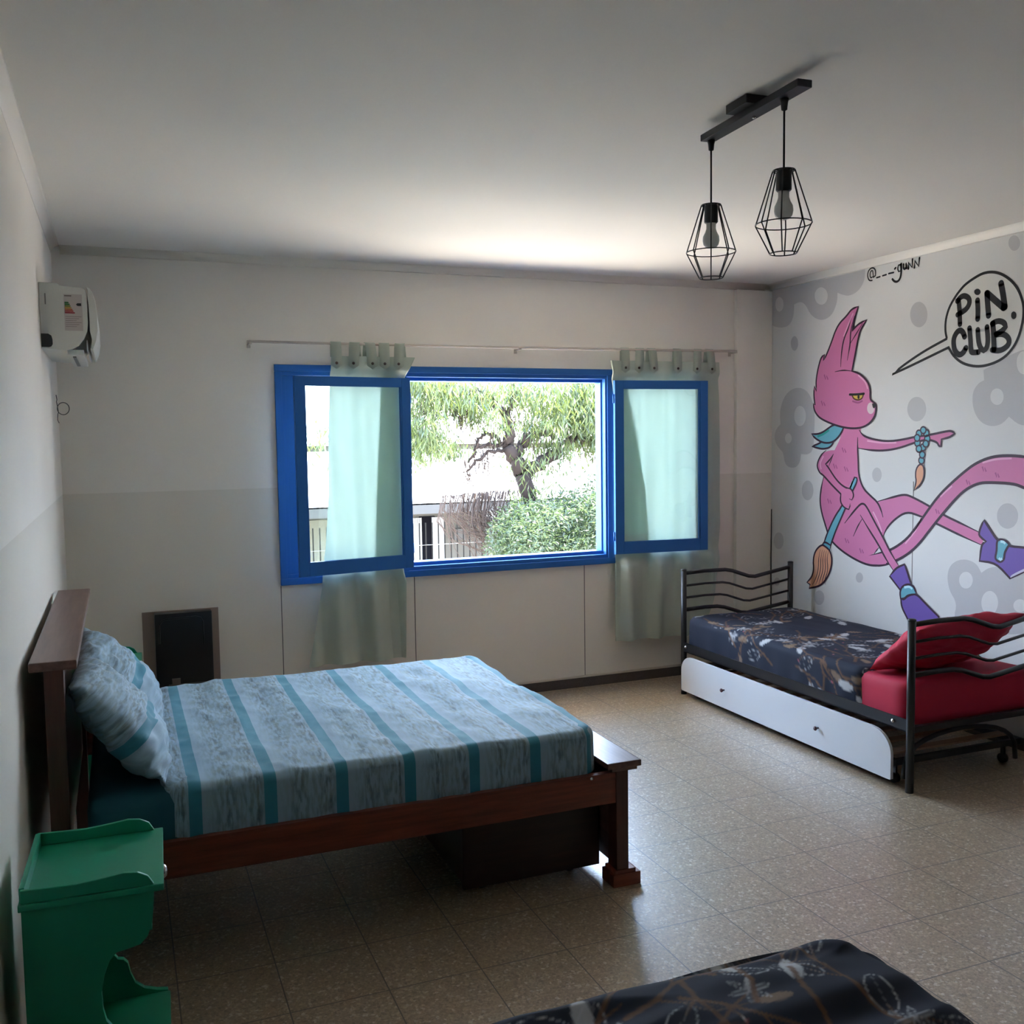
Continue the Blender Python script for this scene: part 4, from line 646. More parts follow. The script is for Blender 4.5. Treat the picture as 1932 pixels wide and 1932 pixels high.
BUSH_FOLIAGE = [[6.26,6.2,0.33,0.5,0.51,2200],[5.78,6.2,0.21,0.48,0.32,2200],[5.23,6.2,0.39,0.35,0.29,1400],[5.47,6.2,0.66,0.43,0.21,900],[6.1,6.2,0.78,0.37,0.22,700],[5.08,6.2,0.18,0.23,0.18,500],[6.43,6.2,0.91,0.16,0.36,500],[7.01,6.2,0.37,0.87,0.68,1800],[5.54,6.2,-0.14,0.96,0.36,900]]
TWIG_ROOTS = [[4.67,7.0,0.81],[4.82,7.0,0.82],[4.92,7.0,0.83],[5.2,7.0,0.84],[5.29,7.0,0.85]]

mural = thing('mural', 'painted pink long-eared figure with purple boots and speech bubble on grey flowered wall', 'mural', (W - .002, -2.0, 1.2))
groups = {}
for e in MURAL: groups.setdefault(e[0], []).append(e)
SUB = {'lettering': 'speech_bubble'}
made = {}
def paint_part(g, ents):
    me = bpy.data.meshes.new(g); vs = []; fs = []; mi = []; cols = []
    for (_, lay, kind, c, w, pts) in ents:
        if c not in cols: cols.append(c)
        x = W - .0008 - lay * .00022
        cl = kind != 's'
        p = chaikin(pts, cl) if len(pts) > 2 else [Vector(q) for q in pts]
        o = len(vs)
        if kind == 'f':
            tri = tessellate_polygon([[Vector((q[0], q[1], 0)) for q in p]])
            vs += [(x, q[0], q[1]) for q in p]
            for t in tri:
                a, b2, c2 = (p[i] for i in t)
                cross = (b2.x - a.x) * (c2.y - a.y) - (b2.y - a.y) * (c2.x - a.x)
                t = tuple(t) if cross < 0 else tuple(t)[::-1]
                fs.append(tuple(i + o for i in t)); mi.append(cols.index(c))
        else:
            n = len(p); hw = w / 2; L = []; R = []
            for i in range(n):
                a = p[i - 1] if (i > 0 or cl) else p[i]; b2 = p[(i + 1) % n] if (i < n - 1 or cl) else p[i]
                d = b2 - a
                if d.length < 1e-7: d = Vector((1, 0))
                d.normalize(); nn = Vector((-d.y, d.x)); tt = 1
                if not cl and c == 'ink': tt = .35 + .65 * min(1, min(i, n - 1 - i) / 3)
                L.append(p[i] + nn * hw * tt); R.append(p[i] - nn * hw * tt)
            vs += [(x, q.x, q.y) for q in L] + [(x, q.x, q.y) for q in R]
            for i in range(n if cl else n - 1):
                j = (i + 1) % n
                fs.append((o + i, o + j, o + n + j, o + n + i)); mi.append(cols.index(c))
            if not cl and c == 'black':
                for q in (p[0], p[-1]):
                    o = len(vs); vs += [(x, q.x + hw * math.cos(k * math.pi / 6), q.y + hw * math.sin(k * math.pi / 6)) for k in range(12)]
                    fs.append(tuple(range(o, o + 12))); mi.append(cols.index(c))
    me.from_pydata(vs, [], fs)
    for c in cols: me.materials.append(MATS['paint_' + c])
    me.polygons.foreach_set('material_index', mi); me.update()
    ob = bpy.data.objects.new(g, me); COL.objects.link(ob)
    return ob
for g, ents in groups.items():
    base = g.split('#')[0]
    if g in ('grey_dot', 'grey_flower'):
        # each dot and each flower (with its centres) is a part of its own
        cur = None
        for e in ents:
            if e[3] == 'grey':
                if cur: paint_part(g, cur).parent = mural
                cur = [e]
            else: cur.append(e)
        paint_part(g, cur).parent = mural
        continue
    made[g] = paint_part(g, ents); made[g].name = base; made[g].data.name = base
for g, o in made.items(): o.parent = made[SUB[g]] if g in SUB else mural
rel(mural)

# ------------------------------------------------------------------ wooden bed
NY, FY = -2.704, -1.245       # near and far side of the bed
bed = thing('wooden_bed', 'dark reddish wooden bed frame with tall plank headboard and low footboard', 'bed', (1.0, -1.97, 0))
hb = MB().box(.020, .150, NY - .012, FY + .085, 1.008, 1.036, bev=.006)
hb.build('headboard_cap', M_woody, bed)
for y0, y1 in ((NY, NY + .07), (FY - .07, FY)):
    MB().box(.058, .112, y0, y1, 0, 1.008, bev=.004).build('headboard_post', M_woodz, bed)
MB().box(.066, .096, NY + .07, FY - .07, .36, 1.008, bev=.003).build('headboard_panel', M_woody, bed)
for y0, y1 in ((NY, NY + .028), (FY - .028, FY)):
    MB().box(.112, 1.945, y0 + .004, y1 + .004, .318, .434, bev=.003).build('side_rail', M_wood, bed)
fc = MB().box(1.905, 2.045, NY - .012, FY + .012, .450, .474, bev=.005).box(1.925, 2.030, NY - .006, FY + .006, .438, .450, bev=.002)
fc.build('footboard_cap', M_woody, bed)
MB().box(1.955, 1.985, NY + .07, FY - .07, .07, .438, bev=.003).build('footboard_panel', M_woody, bed)
for y0, y1 in ((NY, NY + .07), (FY - .07, FY)):
    MB().box(1.945, 1.995, y0, y1, .055, .438, bev=.003).build('footboard_post', M_woodz, bed)
    MB().box(1.925, 2.040, y0 - .012, y1 + .012, 0, .048, bev=.004).box(1.935, 2.022, y0 - .006, y1 + .006, .048, .062, bev=.003).build('foot', M_wood, bed)
for k in range(9):
    x = .25 + k * .2
    MB().box(x, x + .08, NY + .03, FY - .03, .345, .362).build('slat', M_slat, bed)
MB().lathe([(0, 0), (.006, 0), (.006, .003), (0, .004)], (1.845, NY + .004, .424), 10, Matrix.Rotation(math.pi / 2, 4, 'X')).build('screw', M_chrome, bed)
rel(bed)
ub = thing('underbed_drawer', 'wooden drawer box, its wood darkened for the shade under the foot end of the wooden bed', 'drawer', (1.6, -2.0, 0))
MB().box(1.40, 1.944, -2.545, -1.35, .035, .285, bev=.004).build('box', M_woodd, ub)
MB().box(1.39, 1.944, -2.565, -2.545, .03, .29, bev=.004).build('front_panel', M_woodd, ub)
for x in (1.48, 1.84):
    for y in (-2.51, -1.42):
        MB().tube([(x - .01, y, .02), (x + .01, y, .02)], .02, 14).build('caster', M_blackp, ub)
rel(ub)

def rounded_box(name, x0, x1, y0, y1, z0, z1, r, m, parent=None, res=.02, disp=None, uvoff=0, corner=None, sag=0, skip_bottom=False):
    """soft box with UVs in metres (u along x, v draped across y)"""
    bm = bmesh.new(); uvl = bm.loops.layers.uv.new('UVMap')
    def axis(a, b):
        n = max(2, int(round((b - a) / res))); return [a + (b - a) * i / n for i in range(n + 1)]
    X, Y, Z = axis(x0, x1), axis(y0, y1), axis(z0, z1)
    cache = {}
    rc = corner if corner else r
    def proj(x, y, z):
        k = (round(x, 5), round(y, 5), round(z, 5))
        if k in cache: return cache[k]
        # round plan corners first, then the upper and lower edges
        ix, iy = min(max(x, x0 + rc), x1 - rc), min(max(y, y0 + rc), y1 - rc)
        dx, dy = x - ix, y - iy; px, py = x, y
        if dx != 0 and dy != 0:
            mxx = max(abs(dx), abs(dy)); l = math.hypot(dx, dy)
            px, py = ix + dx * mxx / l, iy + dy * mxx / l
        # edge rounding in (distance to border, z)
        ex = max(x0 + rc - px, px - (x1 - rc), 0); ey = max(y0 + rc - py, py - (y1 - rc), 0)
        if ex > 0 and ey > 0: bd = rc - math.hypot(ex, ey)
        else: bd = min(px - x0, x1 - px, py - y0, y1 - py)
        zz = z
        if bd < r and z > z1 - r:
            ddx = r - bd; ddz = z - (z1 - r); mm = max(ddx, ddz); l = math.hypot(ddx, ddz)
            if l > 1e-9:
                s = mm / l; nd = ddx * s; zz = z1 - r + ddz * s
                c = Vector(((x0 + x1) / 2, (y0 + y1) / 2)); shift = ddx - nd
                # move inward
                if ex > 0 and ey > 0:
                    l2 = math.hypot(ex, ey); sxx = (1 if px > c.x else -1); syy = (1 if py > c.y else -1)
                    px -= sxx * shift * ex / l2; py -= syy * shift * ey / l2
                else:
                    mn = min(px - x0, x1 - px, py - y0, y1 - py)
                    if mn == px - x0: px += shift
                    elif mn == x1 - px: px -= shift
                    elif mn == py - y0: py += shift
                    else: py -= shift
        p = Vector((px, py, zz))
        if disp: p = disp(p, x, y, z)
        v = bm.verts.new(p); cache[k] = v; return v
    def quad(ps, uvs):
        try: f = bm.faces.new([proj(*p) for p in ps])
        except ValueError: return
        f.smooth = True
        for l, u in zip(f.loops, uvs): l[uvl].uv = u
    for i in range(len(X) - 1):
        for j in range(len(Y) - 1):
            a, b, c, d = X[i], X[i + 1], Y[j], Y[j + 1]
            quad([(a, c, z1), (b, c, z1), (b, d, z1), (a, d, z1)], [(a, c), (b, c), (b, d), (a, d)])
            if not skip_bottom: quad([(a, c, z0), (a, d, z0), (b, d, z0), (b, c, z0)], [(a, c), (a, d), (b, d), (b, c)])
        for j in range(len(Z) - 1):
            a, b, c, d = X[i], X[i + 1], Z[j], Z[j + 1]
            quad([(a, y0, c), (b, y0, c), (b, y0, d), (a, y0, d)], [(a, y0 - z1 + c), (b, y0 - z1 + c), (b, y0 - z1 + d), (a, y0 - z1 + d)])
            quad([(a, y1, c), (a, y1, d), (b, y1, d), (b, y1, c)], [(a, y1 + z1 - c), (a, y1 + z1 - d), (b, y1 + z1 - d), (b, y1 + z1 - c)])
    for i in range(len(Y) - 1):
        for j in range(len(Z) - 1):
            a, b, c, d = Y[i], Y[i + 1], Z[j], Z[j + 1]
            quad([(x1, a, c), (x1, b, c), (x1, b, d), (x1, a, d)], [(x1 + z1 - c, a), (x1 + z1 - c, b), (x1 + z1 - d, b), (x1 + z1 - d, a)])
            quad([(x0, a, c), (x0, a, d), (x0, b, d), (x0, b, c)], [(x0 - z1 + c, a), (x0 - z1 + d, a), (x0 - z1 + d, b), (x0 - z1 + c, b)])
    me = bpy.data.meshes.new(name); bm.normal_update(); bm.to_mesh(me); bm.free(); me.materials.append(m)
    o = bpy.data.objects.new(name, me); COL.objects.link(o)
    if parent is not None: o.parent = parent
    return o

o = rounded_box('mattress', .155, 1.875, -2.655, -1.29, .365, .582, .045, M_teal, res=.045)
tag(o, 'mattress in a dark teal fitted sheet on the wooden bed', 'mattress')
M_stripe = stripe_material('teal_striped_cloth', (.682, .2335, .17))
def cover_disp(p, x, y, z):
    w = 0
    w += noise.noise(Vector((x * 3.2, y * 2.0, 3.1))) * .010
    w += (noise.noise(Vector((x * 16, y * 5, 7.7)))) * .0035
    w += noise.ridged_multi_fractal(Vector((x * 5 + .6 * y, y * 3.5 - x, 1.3)), 1.0, 2.0, 3, 1.0, 2.0) * .0095 - .011
    if z > .575: p.z += w * 1.0
    else:
        k = (.59 - z) / .16
        f = math.sin(x * 47 + 3 * noise.noise(Vector((x * 2.3, 0, 1)))) * .004 * k + w * .8
        if y < -2: p.y -= f + .004 * k
        elif y > -1.4: p.y += f
        if y < -2.6 or y > -1.3: p.z += .012 * noise.noise(Vector((x * 4, 9, 2))) * k
    return p
cv = rounded_box('coverlet', .362, 1.905, -2.672, -1.275, .432, .596, .036, M_stripe, res=.0135, disp=cover_disp, corner=.10, skip_bottom=True)
tag(cv, 'pale coverlet with teal stripes spread over the wooden bed', 'bedspread')

def pillow(name, m, sx, sy, T, M, seed, ruffle=False, n=44, uvs=1.0, uvo=(0, 0)):
    bm = bmesh.new(); uvl = bm.loops.layers.uv.new('UVMap'); grids = []
    for side in (1, -1):
        g = []
        for i in range(n + 1):
            row = []
            for j in range(n + 1):
                s = -1 + 2 * i / n; t = -1 + 2 * j / n
                th = T * (max(0, 1 - abs(s) ** 2.6) ** .55) * (max(0, 1 - abs(t) ** 2.6) ** .55)
                pin = 1 - .07 * (t * t) * (1 - s * s) ** .5; pin2 = 1 - .06 * (s * s) * (1 - t * t) ** .5
                x, y = s * sx * pin, t * sy * pin2
                wr = noise.noise(Vector((s * 3 + seed, t * 3, side))) * .018 + noise.noise(Vector((s * 8 + seed, t * 4, side + 3))) * .010
                if ruffle and t < -.80: wr += math.sin(s * 26) * .010 * ((-t - .80) / .2)
                z = side * th + wr * (1 if th > .004 else .35) * (side if th > .004 else 1)
                if ruffle and t < -.8: z += math.sin(s * 22 + 1) * .012 * ((-t - .8) / .2)
                edge = i in (0, n) or j in (0, n)
                if side == -1 and edge: row.append(grids[0][i][j])
                else: row.append(bm.verts.new(M @ Vector((x, y, z))))
            g.append(row)
        grids.append(g)
        for i in range(n):
            for j in range(n):
                q = [g[i][j], g[i + 1][j], g[i + 1][j + 1], g[i][j + 1]]
                ij = [(i, j), (i + 1, j), (i + 1, j + 1), (i, j + 1)]
                if side == -1: q = q[::-1]; ij = ij[::-1]
                try: f = bm.faces.new(q)
                except ValueError: continue
                f.smooth = True
                for l, (a, b) in zip(f.loops, ij): l[uvl].uv = (uvo[0] + (a / n * 2 - 1) * sx * uvs, uvo[1] + (b / n * 2 - 1) * sy)
    me = bpy.data.meshes.new(name); bm.to_mesh(me); bm.free(); me.materials.append(m)
    o = bpy.data.objects.new(name, me); COL.objects.link(o); return o
def frame(c, xa, ya):
    xa = Vector(xa).normalized(); ya = Vector(ya); ya = (ya - xa * ya.dot(xa)).normalized(); za = xa.cross(ya)
    return Matrix(((xa.x, ya.x, za.x, c[0]), (xa.y, ya.y, za.y, c[1]), (xa.z, ya.z, za.z, c[2]), (0, 0, 0, 1)))
M_stripe2 = stripe_material('teal_striped_pillowcase', (.03, .42, .10))
p1 = pillow('pillow', M_stripe2, .215, .33, .085, frame((.262, -2.325, .750), (.60, -.07, -.80), (-.05, 1, .0)), 1.2, True)
tag(p1, 'teal striped pillow leaning on the headboard, nearest the green nightstand in front', 'pillow', 'striped pillows on the wooden bed')
p2 = pillow('pillow', M_stripe2, .205, .31, .08, frame((.262, -1.66, .735), (.68, .04, -.73), (.03, 1, .02)), 5.2, True, uvo=(.03, 0))
tag(p2, 'teal striped pillow leaning on the headboard on the window side', 'pillow', 'striped pillows on the wooden bed')

# ------------------------------------------------------------------ green nightstands
def nightstand():
    t = thing('nightstand', 'bright green bedside stand in the foreground beside the wooden bed', 'nightstand', (.04, -3.47, 0), 'green nightstands either side of the wooden bed')
    prof = [(.045, 0), (.045, .634), (.324, .634), (.322, .60), (.317, .555), (.306, .525), (.290, .509), (.265, .503), (.238, .499), (.222, .482), (.210, .452), (.202, .410), (.204, .37), (.210, .340), (.222, .322), (.236, .318), (.246, .306), (.251, .28), (.262, .250), (.284, .230), (.315, .219), (.342, .214), (.344, .19), (.335, .15), (.33, .08), (.33, 0), (.28, 0), (.26, .05), (.20, .07), (.12, .05), (.10, 0)]
    for y0 in (-3.466, -3.146):
        MB().prism(prof, 'y', y0, y0 + .016).build('side_panel', M_green, t, bevel=.0015)
    MB().box(.040, .346, -3.478, -3.122, .634, .650, bev=.003).build('top', M_green, t)
    rim = [(.046, .650), (.046, .682), (.10, .680), (.16, .678), (.22, .683), (.26, .688), (.29, .684), (.312, .672), (.325, .650)]
    for y0 in (-3.474, -3.136):
        MB().prism(rim, 'y', y0, y0 + .010).build('gallery_rail', M_green, t, bevel=.002)
    MB().box(.042, .054, -3.464, -3.136, .650, .684, bev=.003).build('back_rail', M_green, t)
    MB().box(.050, .062, -3.450, -3.146, .10, .634).build('back_panel', M_green, t)
    MB().box(.050, .348, -3.450, -3.146, .196, .212, bev=.003).build('lower_shelf', M_green, t)
    d = MB().box(.300, .316, -3.448, -3.148, .530, .630, bev=.002).build('drawer_front', M_green, t)
    MB().lathe([(0, 0), (.006, 0), (.006, .012), (.015, .020), (.017, .028), (.012, .034), (0, .036)], (.318, -3.298, .604), 18, Matrix.Rotation(math.pi / 2, 4, 'Y')).build('knob', M_chrome, d)
    rel(t)
    return t
def copy_tree(o, parent=None):
    c = o.copy(); COL.objects.link(c)
    if parent is not None: c.parent = parent; c.matrix_parent_inverse = o.matrix_parent_inverse.copy()
    for ch in list(o.children): copy_tree(ch, c)
    return c
ns = nightstand()
ns.rotation_euler = (0, 0, -.035)
ns2 = copy_tree(ns)
ns2.location = (.04, -1.10, 0)
ns2['label'] = 'bright green bedside stand mostly hidden behind the far pillow, in the window corner'

# ------------------------------------------------------------------ wall heater
ht = thing('wall_heater', 'black wall heater low on the window wall, brown scorch marks beside it', 'heater', (.59, -.02, .2))
MB().box(.376, .790, -.004, 0, .10, .722).build('backing_plate', mat('scorched_plate', (.30, .235, .19, 1), .7, vary=.18, vscale=5), ht)
MB().box(.440, .748, -.075, -.004, .13, .716, bev=.006).build('casing', M_blackp, ht)
hr = MB(); pts = [(.462, .55), (.462, .655), (.478, .678), (.50, .685), (.66, .690), (.685, .682), (.697, .66), (.697, .53)]
hr.tube([(x, -.077, z) for x, z in pts], .005, 8).build('front_ridge', M_blackp, ht)
for z in (.30, .27, .24):
    MB().box(.50, .70, -.079, -.070, z, z + .012, bev=.002).build('grille_bar', MATS.get('dark_metal') or mat('dark_metal', (.10, .09, .09, 1), .4, vary=.2), ht)
MB().box(.52, .565, -.080, -.072, .305, .345, bev=.002).build('control_plate', mat('brownish_label', (.14, .11, .10, 1), .5, vary=.1), ht)
rel(ht)

# ------------------------------------------------------------------ air conditioner
ac = thing('air_conditioner', 'white split air conditioner high on the left wall with an energy label on its end', 'air conditioner', (0, -.75, 2.1))
AY0, AY1 = -1.135, -.40
bodyp = [(.001, 2.088), (.001, 2.368), (.075, 2.368), (.082, 2.358), (.168, 2.352), (.184, 2.344), (.190, 2.325), (.190, 2.20), (.186, 2.165), (.172, 2.13), (.150, 2.10), (.122, 2.085), (.09, 2.08)]
MB().prism(bodyp, 'y', AY0, AY1).build('body', M_white, ac, bevel=.002)
fp = [(.192, 2.345), (.186, 2.356), (.196, 2.356), (.212, 2.335), (.222, 2.30), (.228, 2.24), (.228, 2.17), (.220, 2.125), (.206, 2.085), (.196, 2.075), (.190, 2.085), (.196, 2.125), (.190, 2.16), (.195, 2.20)]
MB().prism([(.196, 2.20), (.194, 2.34), (.188, 2.356), (.200, 2.352), (.213, 2.335), (.222, 2.30), (.228, 2.24), (.228, 2.17), (.220, 2.125), (.206, 2.088), (.197, 2.090), (.203, 2.13), (.196, 2.165)], 'y', AY0 + .004, AY1).build('front_panel', M_white, ac, bevel=.002)
MB().box(.10, .168, AY0 + .03, AY1 - .03, 2.062, 2.086, bev=.004).build('louver_frame', M_white, ac)
MB().box(.120, .134, AY0 + .10, AY1 - .10, 2.058, 2.063).build('air_slot', M_blackp, ac)
MB().box(.180, .186, AY0 + .02, AY1 - .05, 2.082, 2.128, bev=.002).build('louver_flap', mat('grey_plastic', (.5, .5, .48, 1), .4, vary=.05), ac)
hole = [(.002, 2.093), (.002, 2.150), (.030, 2.150), (.042, 2.142), (.046, 2.125), (.046, 2.105), (.040, 2.095), (.03, 2.092)]
MB().prism(hole, 'y', AY0 - .0008, AY0 + .001).build('pipe_opening', M_blackp, ac)
lb = MB().box(.097, .170, AY0 - .0008, AY0 + .0005, 2.165, 2.322).build('energy_label', mat('label_paper', (.55, .50, .47, 1), .6, vary=.04), ac)
yy = AY0 - .0012
for k, (c, w) in enumerate([((.01, .12, .02, 1), .018), ((.02, .16, .02, 1), .022), ((.20, .22, .02, 1), .025), ((.50, .28, .02, 1), .028), ((.50, .12, .02, 1), .032), ((.42, .03, .02, 1), .036), ((.30, .01, .02, 1), .041)]):
    z = 2.288 - k * .0072
    MB().prism([(.100, z), (.100, z - .0058), (.100 + w - .004, z - .0058), (.100 + w, z - .0029), (.100 + w - .004, z)], 'y', yy, yy + .0008).build('rating_arrow', mat('rating_%d' % k, c, .5, vary=.03), lb)
MB().prism([(.145, 2.278), (.151, 2.284), (.166, 2.284), (.166, 2.272), (.151, 2.272)], 'y', yy, yy + .0008).build('rating_pointer', M_blackp, lb)
tx = MB().box(.100, .128, yy, yy + .0008, 2.312, 2.317)
for k in range(6): tx.box(.101, .165 - .01 * (k % 3), yy, yy + .0008, 2.225 - k * .0085, 2.2265 - k * .0085)
tag(tx.build('label_text', mat('label_ink', (.16, .12, .11, 1), .6, vary=.05), lb), kind='stuff')
MB().box(.022, .027, yy, yy + .0008, 2.275, 2.322).build('nameplate', mat('grey_ink', (.22, .22, .19, 1), .5, vary=.05), ac)
rel(ac)
cl_ = MB(); pts = []
for k in range(26):
    a = -2.5 + k * .25
    pts.append((.004 + .032 * (1 + math.cos(a)) * .9, -.20 + .012 * math.sin(a * .5), 1.860 + .032 * math.sin(a)))
cl_.tube([(.003, -.225, 1.93), (.006, -.222, 1.905), (.003, -.215, 1.895), (.006, -.21, 1.875)] + pts + [(.006, -.205, 1.83), (.004, -.20, 1.80), (.010, -.195, 1.785)], .0022, 6)
lp = cl_.build('cable', mat('dark_grey_cable', (.07, .07, .06, 1), .5, vary=.05)); tag(lp, 'thin dark cable loop sticking out of the left wall below the air conditioner', 'cable')
cc = MB().tube([(W - .004, -.040, .35), (W - .006, -.040, .8), (W - .004, -.040, 1.14)], .0035, 6).build('cable', M_blackp)  # thin tube standing in for the dark crack in the corner
tag(cc, 'thin black line standing for the crack down the corner beside the mural', 'cable')

# ------------------------------------------------------------------ pendant lamp
lamp = thing('pendant_lamp', 'black two-light ceiling lamp with wire cages on a bar', 'lamp', (2.22, -3.12, H))
BM = Matrix.Translation((2.208, -3.155, 0)) @ Matrix.Rotation(-.050, 4, 'Z')
MB().box(-.025, .025, -.278, .278, 2.682, 2.704, bev=.002, M=BM).build('ceiling_bar', M_black, lamp)
MB().box(-.055, .055, -.055, .065, 2.704, H, bev=.002, M=BM).build('canopy', M_black, lamp)
MB().lathe([(0, 0), (.006, 0), (.006, .006), (0, .008)], (2.214, -3.16, 2.676), 10).build('screw', M_chrome, lamp)
for (lx, ly, zt, rot) in ((2.226, -2.898, 2.464, .2), (2.203, -3.326, 2.470, .05)):
    MB().lathe([(0, -.005), (.009, 0), (.011, .02), (.014, .032), (0, .034)], (lx, ly, 2.650), 14).build('cord_grip', M_black, lamp)
    MB().tube([(lx, ly, 2.66), (lx, ly, zt)], .0032, 8).build('cord', M_black, lamp)
    sk = MB().lathe([(0, .0), (.020, 0), (.0235, -.008), (.0235, -.060), (.020, -.064), (0, -.064)], (lx, ly, zt + .002), 20).build('socket', M_black, lamp)
    MB().lathe([(0, 0), (.0165, 0), (.0165, -.020), (.020, -.032), (.0275, -.046), (.029, -.060), (.026, -.074), (.016, -.085), (0, -.089)], (lx, ly, zt - .060), 24).build('bulb', M_bulb, sk)
    cage = MB(); R1, R2, R3 = .033, .084, .040; za, zb, zc = zt, zt - .160, zt - .248
    for k in range(8):
        a = 2 * math.pi * k / 8 + rot; c, s = math.cos(a), math.sin(a)
        cage.tube([(lx + R1 * c, ly + R1 * s, za), (lx + R2 * c, ly + R2 * s, zb), (lx + R3 * c, ly + R3 * s, zc)], .0021, 6)
        cage.tube([(lx, ly, za), (lx + R1 * c, ly + R1 * s, za)], .0021, 6)
    for R, z in ((R2, zb), (R3, zc), (R1, za)):
        cage.tube([(lx + R * math.cos(2 * math.pi * k / 40), ly + R * math.sin(2 * math.pi * k / 40), z) for k in range(41)], .0019, 6, caps=False)
    cage.build('wire_cage', M_black, lamp)
rel(lamp)

# ------------------------------------------------------------------ black metal bed
mb_ = thing('metal_bed', 'black metal single bed frame with wavy bars at both ends under the mural', 'bed', (4.05, -1.43, 0))
BX0, BX1, YF, YN = 3.640, 4.478, -.452, -2.404
for y in (YF, YN):
    for x in (BX0, BX1):
        MB().tube([(x, y, 0), (x, y, .812)], .0185, 16).build('post', M_black, mb_)
        MB().lathe([(0, 0), (.0195, 0), (.0195, .006), (.014, .010), (0, .011)], (x, y, .808), 16).build('post_cap', M_black, mb_)
    def wave(z, off): return [(BX0 + .01, y, z), (3.80, y, z + .006), (3.955 + off, y, z + .004), (4.01 + off, y, z - .006), (4.14 + off, y, z - .050), (4.19 + off, y, z - .056), (BX1 - .01, y, z - .010)]
    for k, (z, r) in enumerate(((.790, .0125), (.708, .0075), (.630, .0075), (.552, .0125))):
        MB().tube(wave(z, -.02 * k), r, 10).build('end_bar', M_black, mb_)
    MB().box(BX0, BX1, y - .012, y + .012, .283, .312, bev=.002).build('cross_rail', M_black, mb_)
for x0, x1 in ((BX0 - .012, BX0 - .004), (BX1 + .004, BX1 + .012)):
    MB().box(x0, x1, YN + .01, YF - .01, .283, .343, bev=.001).box(min(x0, x1 + (.0 if x0 < 4 else -.04)), max(x1, x0 + (.04 if x0 < 4 else 0)), YN + .01, YF - .01, .283, .289).build('side_rail', M_black, mb_)
for y in (YF - .045, YN + .095):
    MB().lathe([(0, 0), (.010, 0), (.010, .004), (.006, .009), (0, .010)], (BX0 - .012, y, .318), 14, Matrix.Rotation(-math.pi / 2, 4, 'Y')).build('bolt', M_chrome, mb_)
for k in range(13):
    y = YN + .06 + k * .148
    MB().box(BX0 - .003, BX1 + .003, y, y + .055, .290, .302).build('slat', M_slat, mb_)
rel(mb_)
tr = thing('trundle_drawer', 'white-fronted trundle with rounded ends and two knobs under the black metal bed', 'drawer', (3.9, -1.39, 0))
pts = []
def arc(cy, cz, ry, rz, a0, a1, n=8): return [(cy + ry * math.cos(math.radians(a0 + (a1 - a0) * i / n)), cz + rz * math.sin(math.radians(a0 + (a1 - a0) * i / n))) for i in range(n + 1)]
tp = arc(-.585, .165, .110, .100, 0, 90) + arc(-2.195, .155, .125, .110, 90, 180) + [(-2.320, .040), (-2.312, .036), (-.483, .036), (-.475, .042)]
MB().prism(tp, 'x', 3.606, 3.622).build('front_panel', M_lam, tr, bevel=.001)
for y in (-.956, -1.806):
    MB().lathe([(0, 0), (.005, 0), (.005, .010), (.010, .015), (.012, .021), (.008, .026), (0, .027)], (3.606, y, .147), 16, Matrix.Rotation(-math.pi / 2, 4, 'Y')).build('knob', mat('dark_red_knob', (.10, .03, .04, 1), .35, vary=.05), tr)
for (x0, x1, y0, y1) in ((3.624, 3.644, -2.33, -.50), (4.41, 4.43, -2.33, -.50), (3.644, 4.41, -2.33, -2.31), (3.644, 4.41, -.52, -.50)):
    MB().box(x0, x1, y0, y1, .105, .135).build('frame_rail', M_black, tr)
for k in range(12):
    y = -2.27 + k * .148
    MB().box(3.644, 4.41, y, y + .05, .136, .146).build('slat', M_slat, tr)
ap = []
for k in range(15):
    a = math.pi * k / 14; ap.append((4.03 + .36 * math.cos(a), -2.335, .04 + .20 * math.sin(a) ** .6))
MB().tube(ap, .012, 8).build('end_hoop', M_black, tr)
for x in (3.68, 4.38):
    for y in (-.56, -2.27): MB().tube([(x - .012, y, .024), (x + .012, y, .024)], .024, 14).build('caster', M_blackp, tr)
    for y in (-.56, -2.27): MB().box(x - .006, x + .006, y - .01, y + .01, .03, .106).build('caster_stem', M_black, tr)
rel(tr)
def soft(p, x, y, z):
    p.z += noise.noise(Vector((x * 3, y * 3, 4))) * .006 if z > .45 else 0
    return p
o = rounded_box('mattress', 3.655, 4.462, -2.375, -.470, .306, .500, .035, M_red, res=.03, disp=soft, corner=.08)
tag(o, 'mattress in a red fitted sheet on the black metal bed', 'mattress')

